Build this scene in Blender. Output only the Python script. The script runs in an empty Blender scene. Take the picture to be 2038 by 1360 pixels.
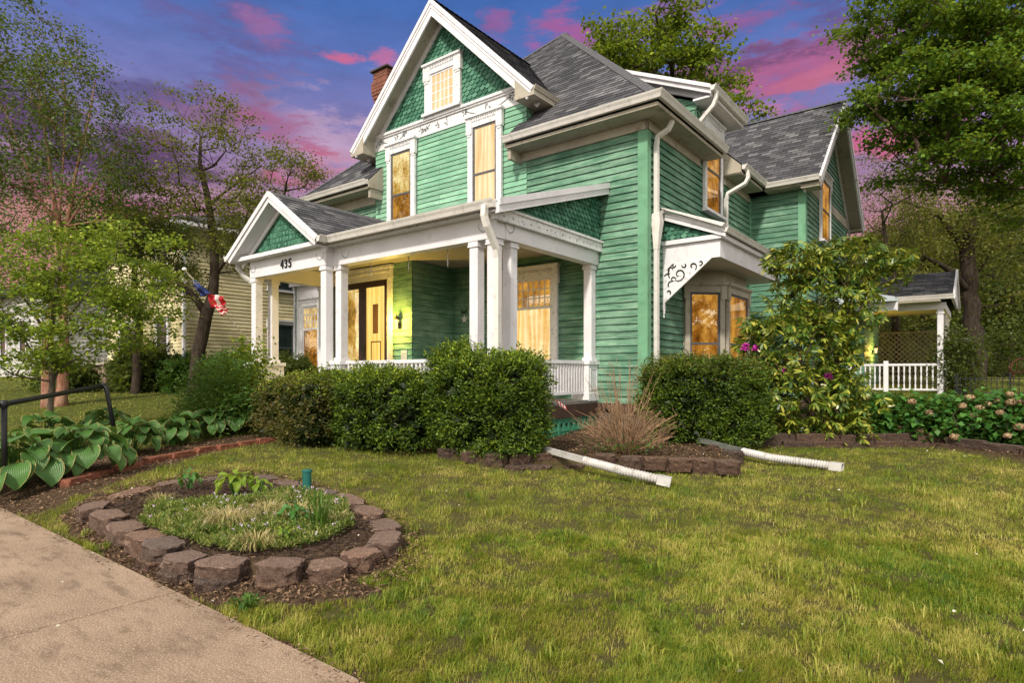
import bpy, math, random
import numpy as np
from mathutils import Vector, Matrix
random.seed(7); rng = np.random.default_rng(7)
R = math.radians
S = bpy.context.scene; COL = S.collection

# ------------------------------------------------------------------ camera
F_, CX, HY, CH = 1215.0, 1019.0, 745.0, 1.35      # focal (px of a 2038 wide picture), centre, horizon, eye height
cam = bpy.data.cameras.new('camera'); co = bpy.data.objects.new('camera', cam); COL.objects.link(co)
cam.sensor_width = 36; cam.lens = 36 * F_ / 2038; cam.shift_y = (HY - 680) / 2038
cam.clip_start = .1; cam.clip_end = 2000
co.location = (0, 0, CH); co.rotation_euler = (R(90), 0, 0); S.camera = co

# ------------------------------------------------------------------ node helper
class NT:
    def __init__(s, tree): s.t = tree; s.L = tree.links
    def n(s, typ, **kw):
        nd = s.t.nodes.new(typ)
        for k, v in kw.items():
            if k == 'i':
                for a, b in v.items():
                    if hasattr(b, 'is_output') or isinstance(b, bpy.types.NodeSocket): s.L.new(b, nd.inputs[a])
                    else: nd.inputs[a].default_value = b
            else: setattr(nd, k, v)
        return nd
    def m(s, op, a, b=None, c=None, clamp=False):
        nd = s.t.nodes.new('ShaderNodeMath'); nd.operation = op; nd.use_clamp = clamp
        for k, v in enumerate((a, b, c)):
            if v is None: continue
            if isinstance(v, bpy.types.NodeSocket): s.L.new(v, nd.inputs[k])
            else: nd.inputs[k].default_value = v
        return nd.outputs[0]
    def mix(s, f, a, b, mode='MIX'):
        nd = s.t.nodes.new('ShaderNodeMix'); nd.data_type = 'RGBA'; nd.blend_type = mode
        for k, v in ((0, f), (6, a), (7, b)):
            if isinstance(v, bpy.types.NodeSocket): s.L.new(v, nd.inputs[k])
            elif k == 0: nd.inputs[0].default_value = v
            else: nd.inputs[k].default_value = (*v, 1) if len(v) == 3 else v
        return nd.outputs[2]
    def ramp(s, f, stops, interp='LINEAR'):
        nd = s.t.nodes.new('ShaderNodeValToRGB'); cr = nd.color_ramp; cr.interpolation = interp
        while len(cr.elements) < len(stops): cr.elements.new(.5)
        for e, (p, c) in zip(cr.elements, stops):
            e.position = p; e.color = (*c, 1) if hasattr(c, '__len__') else (c, c, c, 1)
        s.L.new(f, nd.inputs[0]); return nd.outputs[0]
    def sstep(s, v, lo, hi):
        nd = s.t.nodes.new('ShaderNodeMapRange'); nd.interpolation_type = 'SMOOTHSTEP'
        s.L.new(v, nd.inputs[0]); nd.inputs[1].default_value = lo; nd.inputs[2].default_value = hi
        return nd.outputs[0]
    def noise(s, vec, scale, detail=4, rough=.55, out='Fac'):
        nd = s.t.nodes.new('ShaderNodeTexNoise'); nd.inputs['Scale'].default_value = scale
        nd.inputs['Detail'].default_value = detail; nd.inputs['Roughness'].default_value = rough
        if vec is not None: s.L.new(vec, nd.inputs['Vector'])
        return nd.outputs[out]
    def vscale(s, vec, sx, sy, sz):
        nd = s.t.nodes.new('ShaderNodeVectorMath'); nd.operation = 'MULTIPLY'
        s.L.new(vec, nd.inputs[0]); nd.inputs[1].default_value = (sx, sy, sz); return nd.outputs[0]

# ------------------------------------------------------------------ sky: dusk clouds ahead, pale fill glow added overhead and behind, out of frame
SUN_EL, SUN_AZ = 40, 203            # compass-like: azimuth clockwise from +Y
wd = bpy.data.worlds.new('World'); S.world = wd; wd.use_nodes = True
wt = wd.node_tree; wt.nodes.clear(); w = NT(wt)
dirv = w.n('ShaderNodeTexCoord').outputs['Generated']
sx = w.n('ShaderNodeSeparateXYZ', i={0: dirv})
az = w.m('ARCTAN2', sx.outputs[0], sx.outputs[1]); el = w.m('ARCSINE', sx.outputs[2])
warp = w.noise(w.vscale(dirv, 1, 1, 3.0), 3.6, 9, .66)
warp2 = w.noise(w.vscale(dirv, 1, 1, 3.4), 12.0, 8, .68)
wsum = w.m('ADD', w.m('MULTIPLY', w.m('SUBTRACT', warp, .5), 1.3), w.m('MULTIPLY', w.m('SUBTRACT', warp2, .5), 1.1))
elw = w.m('ADD', el, w.m('MULTIPLY', wsum, .05))
base = w.ramp(w.m('DIVIDE', elw, .62), [(0, (.62, .27, .26)), (.28, (.62, .25, .27)), (.40, (.46, .25, .37)), (.55, (.27, .22, .46)), (.72, (.13, .19, .50)), (.86, (.07, .16, .46)), (1, (.04, .12, .42))])
def azel(px, py):
    a = math.atan((px - CX) / F_); e = math.atan((HY - py) / F_ * math.cos(a)); return a, e
def blob(px, py, wpx, hpx, amp=1.0, lo=-.15, hi=.85):
    a0, e0 = azel(px, py); wa = wpx / F_ * math.cos(a0) ** 2; we = hpx / F_ * math.cos(a0)
    da = w.m('DIVIDE', w.m('SUBTRACT', az, a0), wa); de = w.m('DIVIDE', w.m('SUBTRACT', el, e0), we)
    r = w.m('SQRT', w.m('ADD', w.m('MULTIPLY', da, da), w.m('MULTIPLY', de, de)))
    v = w.m('ADD', w.m('SUBTRACT', 1.0, r), w.m('MULTIPLY', wsum, 3.6))
    return w.m('MULTIPLY', w.sstep(v, lo, hi), amp)
col = base
for (px, py, a, b, c, amp) in [
    (660, 290, 190, 110, (.72, .46, .60), .55),      # pale glow by the gable
    (150, 320, 520, 100, (.10, .050, .13), .92),      # dark violet bank, lower left
    (330, 190, 200, 34, (.12, .10, .25), .85),       # slate streak
    (420, 80, 240, 80, (.15, .12, .32), .7),
    (480, 240, 170, 70, (.30, .15, .30), .7),
    (120, 385, 260, 38, (.44, .13, .20), .75),
    (150, 440, 240, 30, (.62, .28, .22), .6),
    (560, 262, 70, 34, (.42, .13, .27), .6),
    (620, 340, 140, 42, (.60, .14, .22), .6),
    (520, 60, 60, 24, (.46, .16, .36), .5),
    (680, 116, 38, 11, (.70, .15, .28), .8), (770, 115, 30, 14, (.66, .17, .33), .7),
    (985, 48, 36, 22, (.36, .12, .32), .7), (1115, 55, 75, 40, (.44, .12, .33), .8), (1060, 135, 60, 16, (.5, .15, .36), .5),
    (1270, 60, 160, 40, (.40, .13, .32), .5),
    (1560, 128, 190, 74, (.50, .13, .27), .85), (1530, 100, 130, 26, (.16, .08, .20), .85), (1640, 160, 110, 20, (.62, .18, .27), .6),
    (1490, 38, 120, 26, (.38, .12, .32), .7), (1650, 28, 90, 36, (.15, .09, .25), .7),
    (1500, 215, 90, 14, (.62, .22, .40), .5), (1740, 285, 140, 34, (.72, .14, .28), .8), (1350, 12, 90, 20, (.40, .13, .34), .5)]:
    col = w.mix(blob(px, py, a, b, amp), col, c)
fine = w.m('ADD', .74, w.m('MULTIPLY', w.noise(w.vscale(dirv, 1, 1, 3), 14, 6, .6), .46))
dusk = w.mix(1.0, col, w.n('ShaderNodeCombineXYZ', i={0: fine, 1: fine, 2: fine}).outputs[0], 'MULTIPLY')
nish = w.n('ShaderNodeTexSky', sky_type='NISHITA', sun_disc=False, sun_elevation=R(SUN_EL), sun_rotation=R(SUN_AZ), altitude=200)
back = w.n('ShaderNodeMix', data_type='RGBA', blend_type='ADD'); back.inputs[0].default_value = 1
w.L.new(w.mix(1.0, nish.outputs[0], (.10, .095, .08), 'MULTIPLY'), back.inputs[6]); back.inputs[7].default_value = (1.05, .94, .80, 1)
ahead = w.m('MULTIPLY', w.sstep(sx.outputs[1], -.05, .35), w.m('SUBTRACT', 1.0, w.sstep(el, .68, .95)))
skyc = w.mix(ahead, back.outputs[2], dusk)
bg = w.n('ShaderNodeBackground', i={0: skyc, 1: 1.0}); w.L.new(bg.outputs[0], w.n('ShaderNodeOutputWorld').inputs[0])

sun = bpy.data.lights.new('sun', 'SUN'); sun.energy = 3.9; sun.angle = R(4); sun.color = (1, .93, .80)
so = bpy.data.objects.new('sun', sun); COL.objects.link(so)
sd = Vector((math.sin(R(SUN_AZ)) * math.cos(R(SUN_EL)), math.cos(R(SUN_AZ)) * math.cos(R(SUN_EL)), math.sin(R(SUN_EL))))
so.rotation_euler = sd.to_track_quat('Z', 'Y').to_euler()
S.view_settings.view_transform = 'Standard'; S.view_settings.look = 'None'; S.view_settings.exposure = 0.0; S.view_settings.gamma = 1

# ------------------------------------------------------------------ frames
U1 = np.array([-.7907, .6123]); U2 = np.array([.6123, .7907]); D0 = 11.0; C0 = np.array([(1287 - CX) / F_ * D0, D0])
HROT = math.atan2(-.6123, .7907)
def hw(x, y, z=0):                                  # house frame -> world
    p = C0 - x * U1 + y * U2; return np.array([p[0], p[1], z])
def wh(X, Y):                                       # world -> house frame (arrays)
    dx, dy = X - C0[0], Y - C0[1]; return -(dx * U1[0] + dy * U1[1]), dx * U2[0] + dy * U2[1]
_Yk = [-50, 0, 4, 8, 10, 12, 16, 22, 40, 300]; _Zk = [-.1, -.02, .0, .12, .2, .44, .78, 1.12, 1.3, 1.6]
def sm(t): t = np.clip(t, 0, 1); return t * t * (3 - 2 * t)
def gz(X, Y):
    X = np.asarray(X, float); Y = np.asarray(Y, float)
    z = np.interp(Y, _Yk, _Zk)
    x, y = wh(X, Y)
    k = sm((y + 8.45) / .7)
    z = z * k + (-.05) * (1 - k)
    z = z + .015 * np.sin(X * 1.7 + 1) * np.sin(Y * 1.3) * k
    return z
def at(px, py, z=None):                             # ground point under a picture point
    if z is not None:
        D = (z - CH) * F_ / (HY - py); return np.array([(px - CX) / F_ * D, D, z])
    D = 5.
    for _ in range(60):
        D = .5 * D + .5 * min(60, (float(gz((px - CX) / F_ * D, D)) - CH) * F_ / (HY - py))
    return np.array([(px - CX) / F_ * D, D, float(gz((px - CX) / F_ * D, D))])
def dp(px, py, D):                                  # point at picture position and depth
    return np.array([(px - CX) / F_ * D, D, CH + (HY - py) / F_ * D])
def gp(px, D):
    X = (px - CX) / F_ * D; return np.array([X, D, float(gz(X, D))])

# ------------------------------------------------------------------ object helpers
def link(name, me, mat=None, parent=None, kind=None, label=None, cat=None, group=None, smooth=False):
    o = bpy.data.objects.new(name, me); COL.objects.link(o)
    if mat is not None:
        for m_ in (mat if isinstance(mat, (list, tuple)) else [mat]): me.materials.append(m_)
    if smooth: me.polygons.foreach_set('use_smooth', [True] * len(me.polygons))
    if parent is not None: o.parent = parent
    tag(o, label, cat, group, kind); return o
def tag(o, label=None, cat=None, group=None, kind=None):
    if label: o['label'] = label
    if cat: o['category'] = cat
    if group: o['group'] = group
    if kind: o['kind'] = kind
    return o
def empty(name, loc, rz, label, cat, group=None):
    o = bpy.data.objects.new(name, None); COL.objects.link(o); o.location = loc; o.rotation_euler = (0, 0, rz)
    o.empty_display_size = .2
    return tag(o, label, cat, group)
def npmesh(name, V, F):
    """V (n,3); F (m,k) uniform polygons"""
    me = bpy.data.meshes.new(name); V = np.asarray(V, np.float32); F = np.asarray(F, np.int32); m_, k = F.shape
    me.vertices.add(len(V)); me.vertices.foreach_set('co', V.ravel())
    me.loops.add(m_ * k); me.loops.foreach_set('vertex_index', F.ravel())
    me.polygons.add(m_); me.polygons.foreach_set('loop_start', np.arange(m_, dtype=np.int32) * k)
    me.update(calc_edges=True); return me
class MB:
    def __init__(s): s.v = []; s.f = []; s.mi = []; s.mk = []
    def mark(s): s.mk.append((len(s.v), len(s.f)))
    def add(s, vs, fs, mi=0):
        s.st = getattr(s, 'st', []) + [(len(s.v), len(s.f))]
        b = len(s.v); s.v += [tuple(float(c) for c in v) for v in vs]; s.f += [tuple(b + i for i in f) for f in fs]; s.mi += [mi] * len(fs); return s
    def box(s, x0, x1, y0, y1, z0, z1, mi=0):
        return s.add([(x0, y0, z0), (x1, y0, z0), (x1, y1, z0), (x0, y1, z0), (x0, y0, z1), (x1, y0, z1), (x1, y1, z1), (x0, y1, z1)],
                     [(0, 3, 2, 1), (4, 5, 6, 7), (0, 1, 5, 4), (1, 2, 6, 5), (2, 3, 7, 6), (3, 0, 4, 7)], mi)
    def cbox(s, x0, x1, y0, y1, z0, z1, c=.01, mi=0):      # box with chamfered vertical and top edges
        a = [(x0 + c, y0), (x1 - c, y0), (x1, y0 + c), (x1, y1 - c), (x1 - c, y1), (x0 + c, y1), (x0, y1 - c), (x0, y0 + c)]
        b = [(x0 + 2 * c, y0 + c), (x1 - 2 * c, y0 + c), (x1 - c, y0 + 2 * c), (x1 - c, y1 - 2 * c), (x1 - 2 * c, y1 - c), (x0 + 2 * c, y1 - c), (x0 + c, y1 - 2 * c), (x0 + c, y0 + 2 * c)]
        vs = [(x, y, z0) for x, y in a] + [(x, y, z1 - c) for x, y in a] + [(x, y, z1) for x, y in b]
        fs = [tuple(range(7, -1, -1)), tuple(range(16, 24))]
        for r in (0, 8):
            for i in range(8): fs.append((r + i, r + (i + 1) % 8, r + 8 + (i + 1) % 8, r + 8 + i))
        return s.add(vs, fs, mi)
    def obox(s, O, U, V, N, u0, u1, v0, v1, n0, n1, mi=0):
        O, U, V, N = map(np.asarray, (O, U, V, N))
        P = [O + U * u + V * v + N * n for (u, v, n) in ((u0, v0, n0), (u1, v0, n0), (u1, v0, n1), (u0, v0, n1), (u0, v1, n0), (u1, v1, n0), (u1, v1, n1), (u0, v1, n1))]
        return s.add(P, [(0, 3, 2, 1), (4, 5, 6, 7), (0, 1, 5, 4), (1, 2, 6, 5), (2, 3, 7, 6), (3, 0, 4, 7)], mi)
    def prism(s, pts, d, mi=0):                            # planar polygon pts (3d), extruded by vector d
        n = len(pts); d = np.asarray(d, float); P = [np.asarray(p, float) for p in pts]
        return s.add(P + [p + d for p in P], [tuple(range(n - 1, -1, -1)), tuple(range(n, 2 * n))] + [(i, (i + 1) % n, n + (i + 1) % n, n + i) for i in range(n)], mi)
    def tube(s, pts, rad, n=8, mi=0, cap=True, flat=1.0):
        P = [np.asarray(p, float) for p in pts]; k = len(P)
        if not hasattr(rad, '__len__'): rad = [rad] * k
        rings = []; up = None
        for i in range(k):
            t = P[min(i + 1, k - 1)] - P[max(i - 1, 0)]; t = t / (np.linalg.norm(t) + 1e-9)
            if up is None: up = np.array([0, 0, 1.]) if abs(t[2]) < .9 else np.array([1., 0, 0])
            a = np.cross(t, up); a /= np.linalg.norm(a) + 1e-9; b = np.cross(a, t); up = b
            off = math.pi / 4 if n == 4 else 0
            rings += [P[i] + rad[i] * (a * math.cos(2 * math.pi * j / n + off) + b * flat * math.sin(2 * math.pi * j / n + off)) for j in range(n)]
        fs = [(i * n + j, i * n + (j + 1) % n, (i + 1) * n + (j + 1) % n, (i + 1) * n + j) for i in range(k - 1) for j in range(n)]
        if cap: fs += [tuple(range(n - 1, -1, -1)), tuple((k - 1) * n + j for j in range(n))]
        return s.add(rings, fs, mi)
    def lathe(s, c, prof, n=12, mi=0):                     # prof [(r,z)]
        vs = []; k = len(prof)
        for r, z in prof: vs += [(c[0] + r * math.cos(2 * math.pi * j / n), c[1] + r * math.sin(2 * math.pi * j / n), c[2] + z) for j in range(n)]
        fs = [(i * n + j, i * n + (j + 1) % n, (i + 1) * n + (j + 1) % n, (i + 1) * n + j) for i in range(k - 1) for j in range(n)]
        fs += [tuple(range(n - 1, -1, -1)), tuple((k - 1) * n + j for j in range(n))]
        return s.add(vs, fs, mi)
    def build_each(s, name, mat, parent=None, **kw):      # one object for every marked piece (or every box)
        c = (s.mk or s.st) + [(len(s.v), len(s.f))]; o = None
        for (a, fa), (b, fb) in zip(c, c[1:]):
            if b > a: q = MB(); q.v = s.v[a:b]; q.f = [tuple(i - a for i in f) for f in s.f[fa:fb]]; q.mi = [0] * len(q.f); o = q.build(name, mat, parent, **kw)
        return o
    def build(s, name, mat, parent=None, smooth=False, **kw):
        me = bpy.data.meshes.new(name); me.from_pydata(s.v, [], s.f); o = link(name, me, mat, parent, smooth=smooth, **kw)
        if any(s.mi): me.polygons.foreach_set('material_index', s.mi)
        return o
def clip(poly, n, c):                                      # keep n.p >= c
    out = []
    for i in range(len(poly)):
        a, b = poly[i], poly[(i + 1) % len(poly)]; da = n[0] * a[0] + n[1] * a[1] - c; db = n[0] * b[0] + n[1] * b[1] - c
        if da >= 0: out.append(a)
        if da * db < 0: t = da / (da - db); out.append((a[0] + (b[0] - a[0]) * t, a[1] + (b[1] - a[1]) * t))
    return out
def courses(mb, O, U, V, N, poly, e, t, base=.004, v_origin=0., mi=0, under=True):
    """lapped boards or shingle rows over a convex polygon given in (u,v)"""
    O, U, V, N = (np.asarray(q, float) for q in (O, U, V, N))
    lo = min(p[1] for p in poly); hi = max(p[1] for p in poly); k = math.floor((lo - v_origin) / e)
    while v_origin + k * e < hi - 1e-6:
        a, b = v_origin + k * e, v_origin + (k + 1) * e; k += 1
        q = clip(clip(poly, (0, 1), a), (0, -1), -b)
        if len(q) < 3: continue
        f = lambda p: base + t * (1 - (p[1] - a) / e)
        P = [O + U * p[0] + V * p[1] + N * f(p) for p in q]; mb.add(P, [tuple(range(len(q)))], mi)
        for i in range(len(q)):
            p0, p1 = q[i], q[(i + 1) % len(q)]
            if abs(p0[1] - p1[1]) < 1e-5 and abs(p0[1] - max(a, lo)) < 1e-4:
                B = [O + U * p[0] + V * p[1] for p in (p0, p1)]
                mb.add([P[i], B[0], B[1], P[(i + 1) % len(q)]], [(0, 1, 2, 3)], mi)
    if under:
        mb.add([O + U * p[0] + V * p[1] - N * .002 for p in poly], [tuple(range(len(poly)))], mi)
    return mb
X_, Y_, Z_ = np.array([1., 0, 0]), np.array([0, 1., 0]), np.array([0, 0, 1.])

# ------------------------------------------------------------------ materials
def newmat(name):
    m_ = bpy.data.materials.new(name); m_.use_nodes = True; m_.node_tree.nodes.clear(); t = NT(m_.node_tree)
    out = t.n('ShaderNodeOutputMaterial'); return m_, t, out
def principled(t, out, col, rough=.6, bump=None, bstr=.3, bdist=.01, spec=.3, metal=0.):
    p = t.n('ShaderNodeBsdfPrincipled')
    if isinstance(col, bpy.types.NodeSocket): t.L.new(col, p.inputs['Base Color'])
    else: p.inputs['Base Color'].default_value = (*col, 1)
    if isinstance(rough, bpy.types.NodeSocket): t.L.new(rough, p.inputs['Roughness'])
    else: p.inputs['Roughness'].default_value = rough
    p.inputs['Specular IOR Level'].default_value = spec; p.inputs['Metallic'].default_value = metal
    if bump is not None:
        b = t.n('ShaderNodeBump', i={'Height': bump, 'Strength': bstr, 'Distance': bdist}); t.L.new(b.outputs[0], p.inputs['Normal'])
    t.L.new(p.outputs[0], out.inputs[0]); return p
def plain(name, c, rough=.6, var=.25, scale=6, bstr=.2, spec=.3, metal=0., dirt=None, dscale=3, damt=.5, rot=0):
    m_, t, out = newmat(name); v = t.n('ShaderNodeTexCoord').outputs['Object']
    n = t.noise(v, scale, 5); c2 = tuple(x * (1 - var) for x in c); c3 = tuple(min(1, x * (1 + var * .5)) for x in c)
    cc = t.ramp(n, [(.3, c2), (.7, c3)])
    if dirt: cc = t.mix(t.m('MULTIPLY', t.sstep(t.noise(v, dscale, 8, .7), .5, .68), damt), cc, dirt)
    principled(t, out, cc, rough, t.noise(v, scale * 8, 4), bstr, .005, spec, metal); return m_
def siding_mat(name, c, c_light, pitch, chip=(.25, .25, .22), amt=.5):
    m_, t, out = newmat(name); v = t.n('ShaderNodeTexCoord').outputs['Object']
    s = t.n('ShaderNodeSeparateXYZ', i={0: v}); h = t.m('ADD', s.outputs[0], s.outputs[1])
    bv = t.n('ShaderNodeCombineXYZ', i={0: h, 1: s.outputs[2], 2: 0.}).outputs[0]
    br = t.n('ShaderNodeTexBrick', offset=.37, offset_frequency=3, i={0: bv, 'Color1': (.82, .82, .82, 1), 'Color2': (1.12, 1.12, 1.12, 1), 'Mortar': (.25, .25, .25, 1), 'Scale': 1.0, 'Mortar Size': .003, 'Brick Width': 2.6, 'Row Height': pitch})
    st = t.n('ShaderNodeCombineXYZ', i={0: t.m('MULTIPLY', h, 1.6), 1: t.m('MULTIPLY', s.outputs[2], 14.), 2: 0.}).outputs[0]
    streak = t.noise(st, 1.5, 7, .65); big = t.noise(v, .9, 5, .6)
    k = t.m('ADD', t.m('MULTIPLY', streak, .6), t.m('MULTIPLY', big, .5))
    cc = t.mix(t.sstep(k, .46, .68), c, c_light)
    cc = t.mix(1.0, cc, br.outputs[0], 'MULTIPLY')
    fl = t.noise(st, 7, 8, .75)
    cc = t.mix(t.m('MULTIPLY', t.sstep(t.m('ADD', fl, t.m('MULTIPLY', big, .25)), .70, .82), amt), cc, chip)
    principled(t, out, cc, .65, t.noise(st, 10, 6, .7), .35, .004); return m_
def shingle_mat(name, axis, e, cols):
    m_, t, out = newmat(name); v = t.n('ShaderNodeTexCoord').outputs['Object']
    s = t.n('ShaderNodeSeparateXYZ', i={0: v}); k = {'x': 1.0 / math.sin(math.atan(.97)), 'y': 1.0 / math.sin(math.atan(.97))}[axis]
    u = s.outputs[0] if axis == 'y' else s.outputs[1]
    vv = t.n('ShaderNodeAttribute', attribute_name='slope_v').outputs['Fac']
    bv = t.n('ShaderNodeCombineXYZ', i={0: u, 1: vv, 2: 0.}).outputs[0]
    br = t.n('ShaderNodeTexBrick', offset=.43, offset_frequency=2, squash=1.0, squash_frequency=2, i={0: bv, 'Color1': (0, 0, 0, 1), 'Color2': (1, 1, 1, 1), 'Mortar': (0, 0, 0, 1), 'Scale': 1.0, 'Mortar Size': .006, 'Bias': -.05, 'Brick Width': .27, 'Row Height': e})
    g = t.n('ShaderNodeRGBToBW', i={0: br.outputs[0]}).outputs[0]
    cc = t.ramp(g, [(0, cols[0]), (.45, cols[1]), (.75, cols[2]), (1, cols[3])])
    cc = t.mix(t.m('MULTIPLY', t.noise(v, 90, 3, .8), .55), cc, (.03, .03, .035))
    cc = t.mix(br.outputs['Fac'], cc, (.012, .012, .015))
    p = principled(t, out, cc, .9, t.m('ADD', t.m('MULTIPLY', t.noise(v, 150, 2), .3), t.m('MULTIPLY', g, .7)), .5, .01, .15); return m_
def leaf_mat(name, cols, trans=.35, rough=.5, spec=.3, nscale=1.2):
    m_, t, out = newmat(name); g = t.n('ShaderNodeNewGeometry'); v = t.n('ShaderNodeTexCoord').outputs['Object']
    k = t.m('ADD', t.m('MULTIPLY', g.outputs['Random Per Island'], .6), t.m('MULTIPLY', t.noise(v, nscale, 3), .5))
    n = len(cols); cc = t.ramp(k, [(.12 + .8 * i / (n - 1), c) for i, c in enumerate(cols)])
    p = t.n('ShaderNodeBsdfPrincipled', i={'Base Color': cc, 'Roughness': rough, 'Specular IOR Level': spec})
    tr = t.n('ShaderNodeBsdfTranslucent', i={'Color': t.mix(.5, cc, (.30, .34, .03))})
    mx = t.n('ShaderNodeMixShader', i={0: trans, 1: p.outputs[0], 2: tr.outputs[0]}); t.L.new(mx.outputs[0], out.inputs[0]); return m_
def pane_mat(name, c_lo, c_hi, strength, kind='curtain', gloss=.22):
    m_, t, out = newmat(name); v = t.n('ShaderNodeTexCoord').outputs['Object']
    s = t.n('ShaderNodeSeparateXYZ', i={0: v}); h = t.m('ADD', s.outputs[0], s.outputs[1])
    if kind == 'curtain':
        hv = t.n('ShaderNodeCombineXYZ', i={0: t.m('MULTIPLY', h, 9.), 1: t.m('MULTIPLY', s.outputs[2], .9), 2: 0.}).outputs[0]
        fold = t.m('MULTIPLY', t.m('ADD', t.m('SINE', t.m('ADD', t.m('MULTIPLY', h, 46.), t.m('MULTIPLY', t.noise(hv, .5, 2), 14.))), 1.), .13)
        k = t.m('ADD', t.m('ADD', t.m('MULTIPLY', t.noise(hv, 1., 4, .6), .55), t.m('MULTIPLY', t.noise(v, 1.4, 5, .7), .45)), fold)
        cc = t.ramp(k, [(.40, c_lo), (.80, c_hi)])
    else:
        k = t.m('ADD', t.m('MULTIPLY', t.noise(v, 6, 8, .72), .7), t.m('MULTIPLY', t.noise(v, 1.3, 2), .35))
        k = t.m('ADD', t.m('MULTIPLY', t.noise(t.vscale(v, 1, 1, .7), 3.2, 9, .74), .85), t.m('MULTIPLY', t.noise(v, .9, 2), .3)); cc = t.ramp(k, [(.44, tuple(x * .22 for x in c_lo)), (.55, c_lo), (.66, c_hi), (.78, tuple(min(1.2, x * 1.15) for x in c_hi))])  # leafy noise in the emission imitates trees reflected in the glass
    e = t.n('ShaderNodeEmission', i={0: cc, 1: strength})
    gl = t.n('ShaderNodeBsdfGlossy', i={'Color': (1, .90, .72, 1), 'Roughness': .015})
    mx = t.n('ShaderNodeMixShader', i={0: gloss, 1: e.outputs[0], 2: gl.outputs[0]}); t.L.new(mx.outputs[0], out.inputs[0]); return m_

PITCH = .134
M = {}
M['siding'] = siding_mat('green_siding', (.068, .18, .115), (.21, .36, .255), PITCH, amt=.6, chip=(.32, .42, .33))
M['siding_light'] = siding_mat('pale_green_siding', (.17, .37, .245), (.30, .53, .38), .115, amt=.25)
M['corner'] = plain('green_corner_board', (.15, .34, .21), .6, .25, 2, .2, dirt=(.06, .16, .09), damt=.5)
m_, t, out = newmat('green_scales'); v = t.n('ShaderNodeTexCoord').outputs['Object']; g_ = t.n('ShaderNodeNewGeometry').outputs['Random Per Island']
cc = t.ramp(t.m('ADD', t.m('MULTIPLY', g_, .55), t.m('MULTIPLY', t.noise(v, 3, 6, .7), .5)), [(.2, (.022, .085, .055)), (.5, (.05, .165, .105)), (.85, (.11, .26, .18))])
principled(t, out, cc, .7, t.noise(v, 40, 4), .3, .004); M['scales'] = m_
M['white'] = plain('white_paint', (.72, .70, .74), .5, .12, 2.5, .12, dirt=(.44, .42, .42), dscale=5, damt=.5)
M['white_worn'] = plain('worn_white_paint', (.74, .73, .75), .6, .1, 3, .2, dirt=(.30, .30, .30), dscale=16, damt=.7)
M['cream'] = plain('cream_soffit', (.42, .38, .31), .7, .2, 2, .15, dirt=(.16, .12, .09), dscale=4, damt=.6)
M['gutter'] = plain('gutter_metal', (.68, .65, .62), .4, .1, 2, .05, spec=.5, dirt=(.27, .25, .22), dscale=7, damt=.4)
M['sash'] = plain('grey_sash', (.10, .10, .11), .4, .2, 8, .1)
M['ornament'] = plain('grey_relief', (.22, .24, .24), .6, .3, 20, .2)
M['door_frame'] = plain('dark_brown_frame', (.035, .018, .013), .35, .3, 6, .1)
M['shy'] = shingle_mat('shingles_front', 'y', .14, [(.055, .055, .062), (.095, .095, .106), (.145, .142, .155), (.26, .255, .265)])
M['shx'] = shingle_mat('shingles_side', 'x', .14, [(.055, .055, .062), (.095, .095, .106), (.145, .142, .155), (.26, .255, .265)])
M['brickred'] = plain('chimney_brick', (.22, .085, .055), .8, .4, 14, .5, dirt=(.10, .05, .04), dscale=10)
M['mortar'] = plain('mortar', (.42, .36, .30), .9, .2, 10)
M['found'] = plain('foundation_stone', (.09, .075, .065), .9, .4, 4, .6)
M['brown'] = plain('brown_board', (.07, .04, .03), .6, .3, 5, .2)
M['lattice'] = plain('green_skirt', (.06, .25, .15), .6, .25, 4, .2)
M['hole'] = plain('dark_hole', (.006, .008, .007), .9, .1, 4, 0)
M['pane_curtain'] = pane_mat('lit_curtain', (.78, .40, .08), (1.0, .76, .38), 1.25, gloss=.12)
M['pane_pale'] = pane_mat('lit_pale_curtain', (.86, .44, .14), (1.0, .78, .44), 1.2, gloss=.14)
M['pane_amber'] = pane_mat('lit_amber', (.42, .15, .015), (.80, .38, .06), 1.0, 'painted_reflection', .30)
M['pane_gold'] = pane_mat('lit_gold', (.66, .36, .05), (1.0, .78, .32), 1.15, 'painted_reflection', .30)
M['pane_door'] = pane_mat('lit_door_glass', (.80, .48, .07), (1.0, .72, .20), 1.3, gloss=.14)
M['pane_dark'] = plain('dark_glass', (.02, .03, .03), .08, .3, 2, 0, spec=.8)
M['black'] = plain('black_iron', (.015, .016, .018), .4, .2, 10, .1)
M['fixture'] = plain('black_lamp_metal', (.04, .035, .03), .4, .2, 10)
m_, t, out = newmat('lamp_glow'); e = t.n('ShaderNodeEmission', i={0: (1, .72, .30, 1), 1: 2.2}); t.L.new(e.outputs[0], out.inputs[0]); M['glow'] = m_
M['letters'] = plain('black_letters', (.01, .01, .01), .4, .1, 10, 0)

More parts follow.
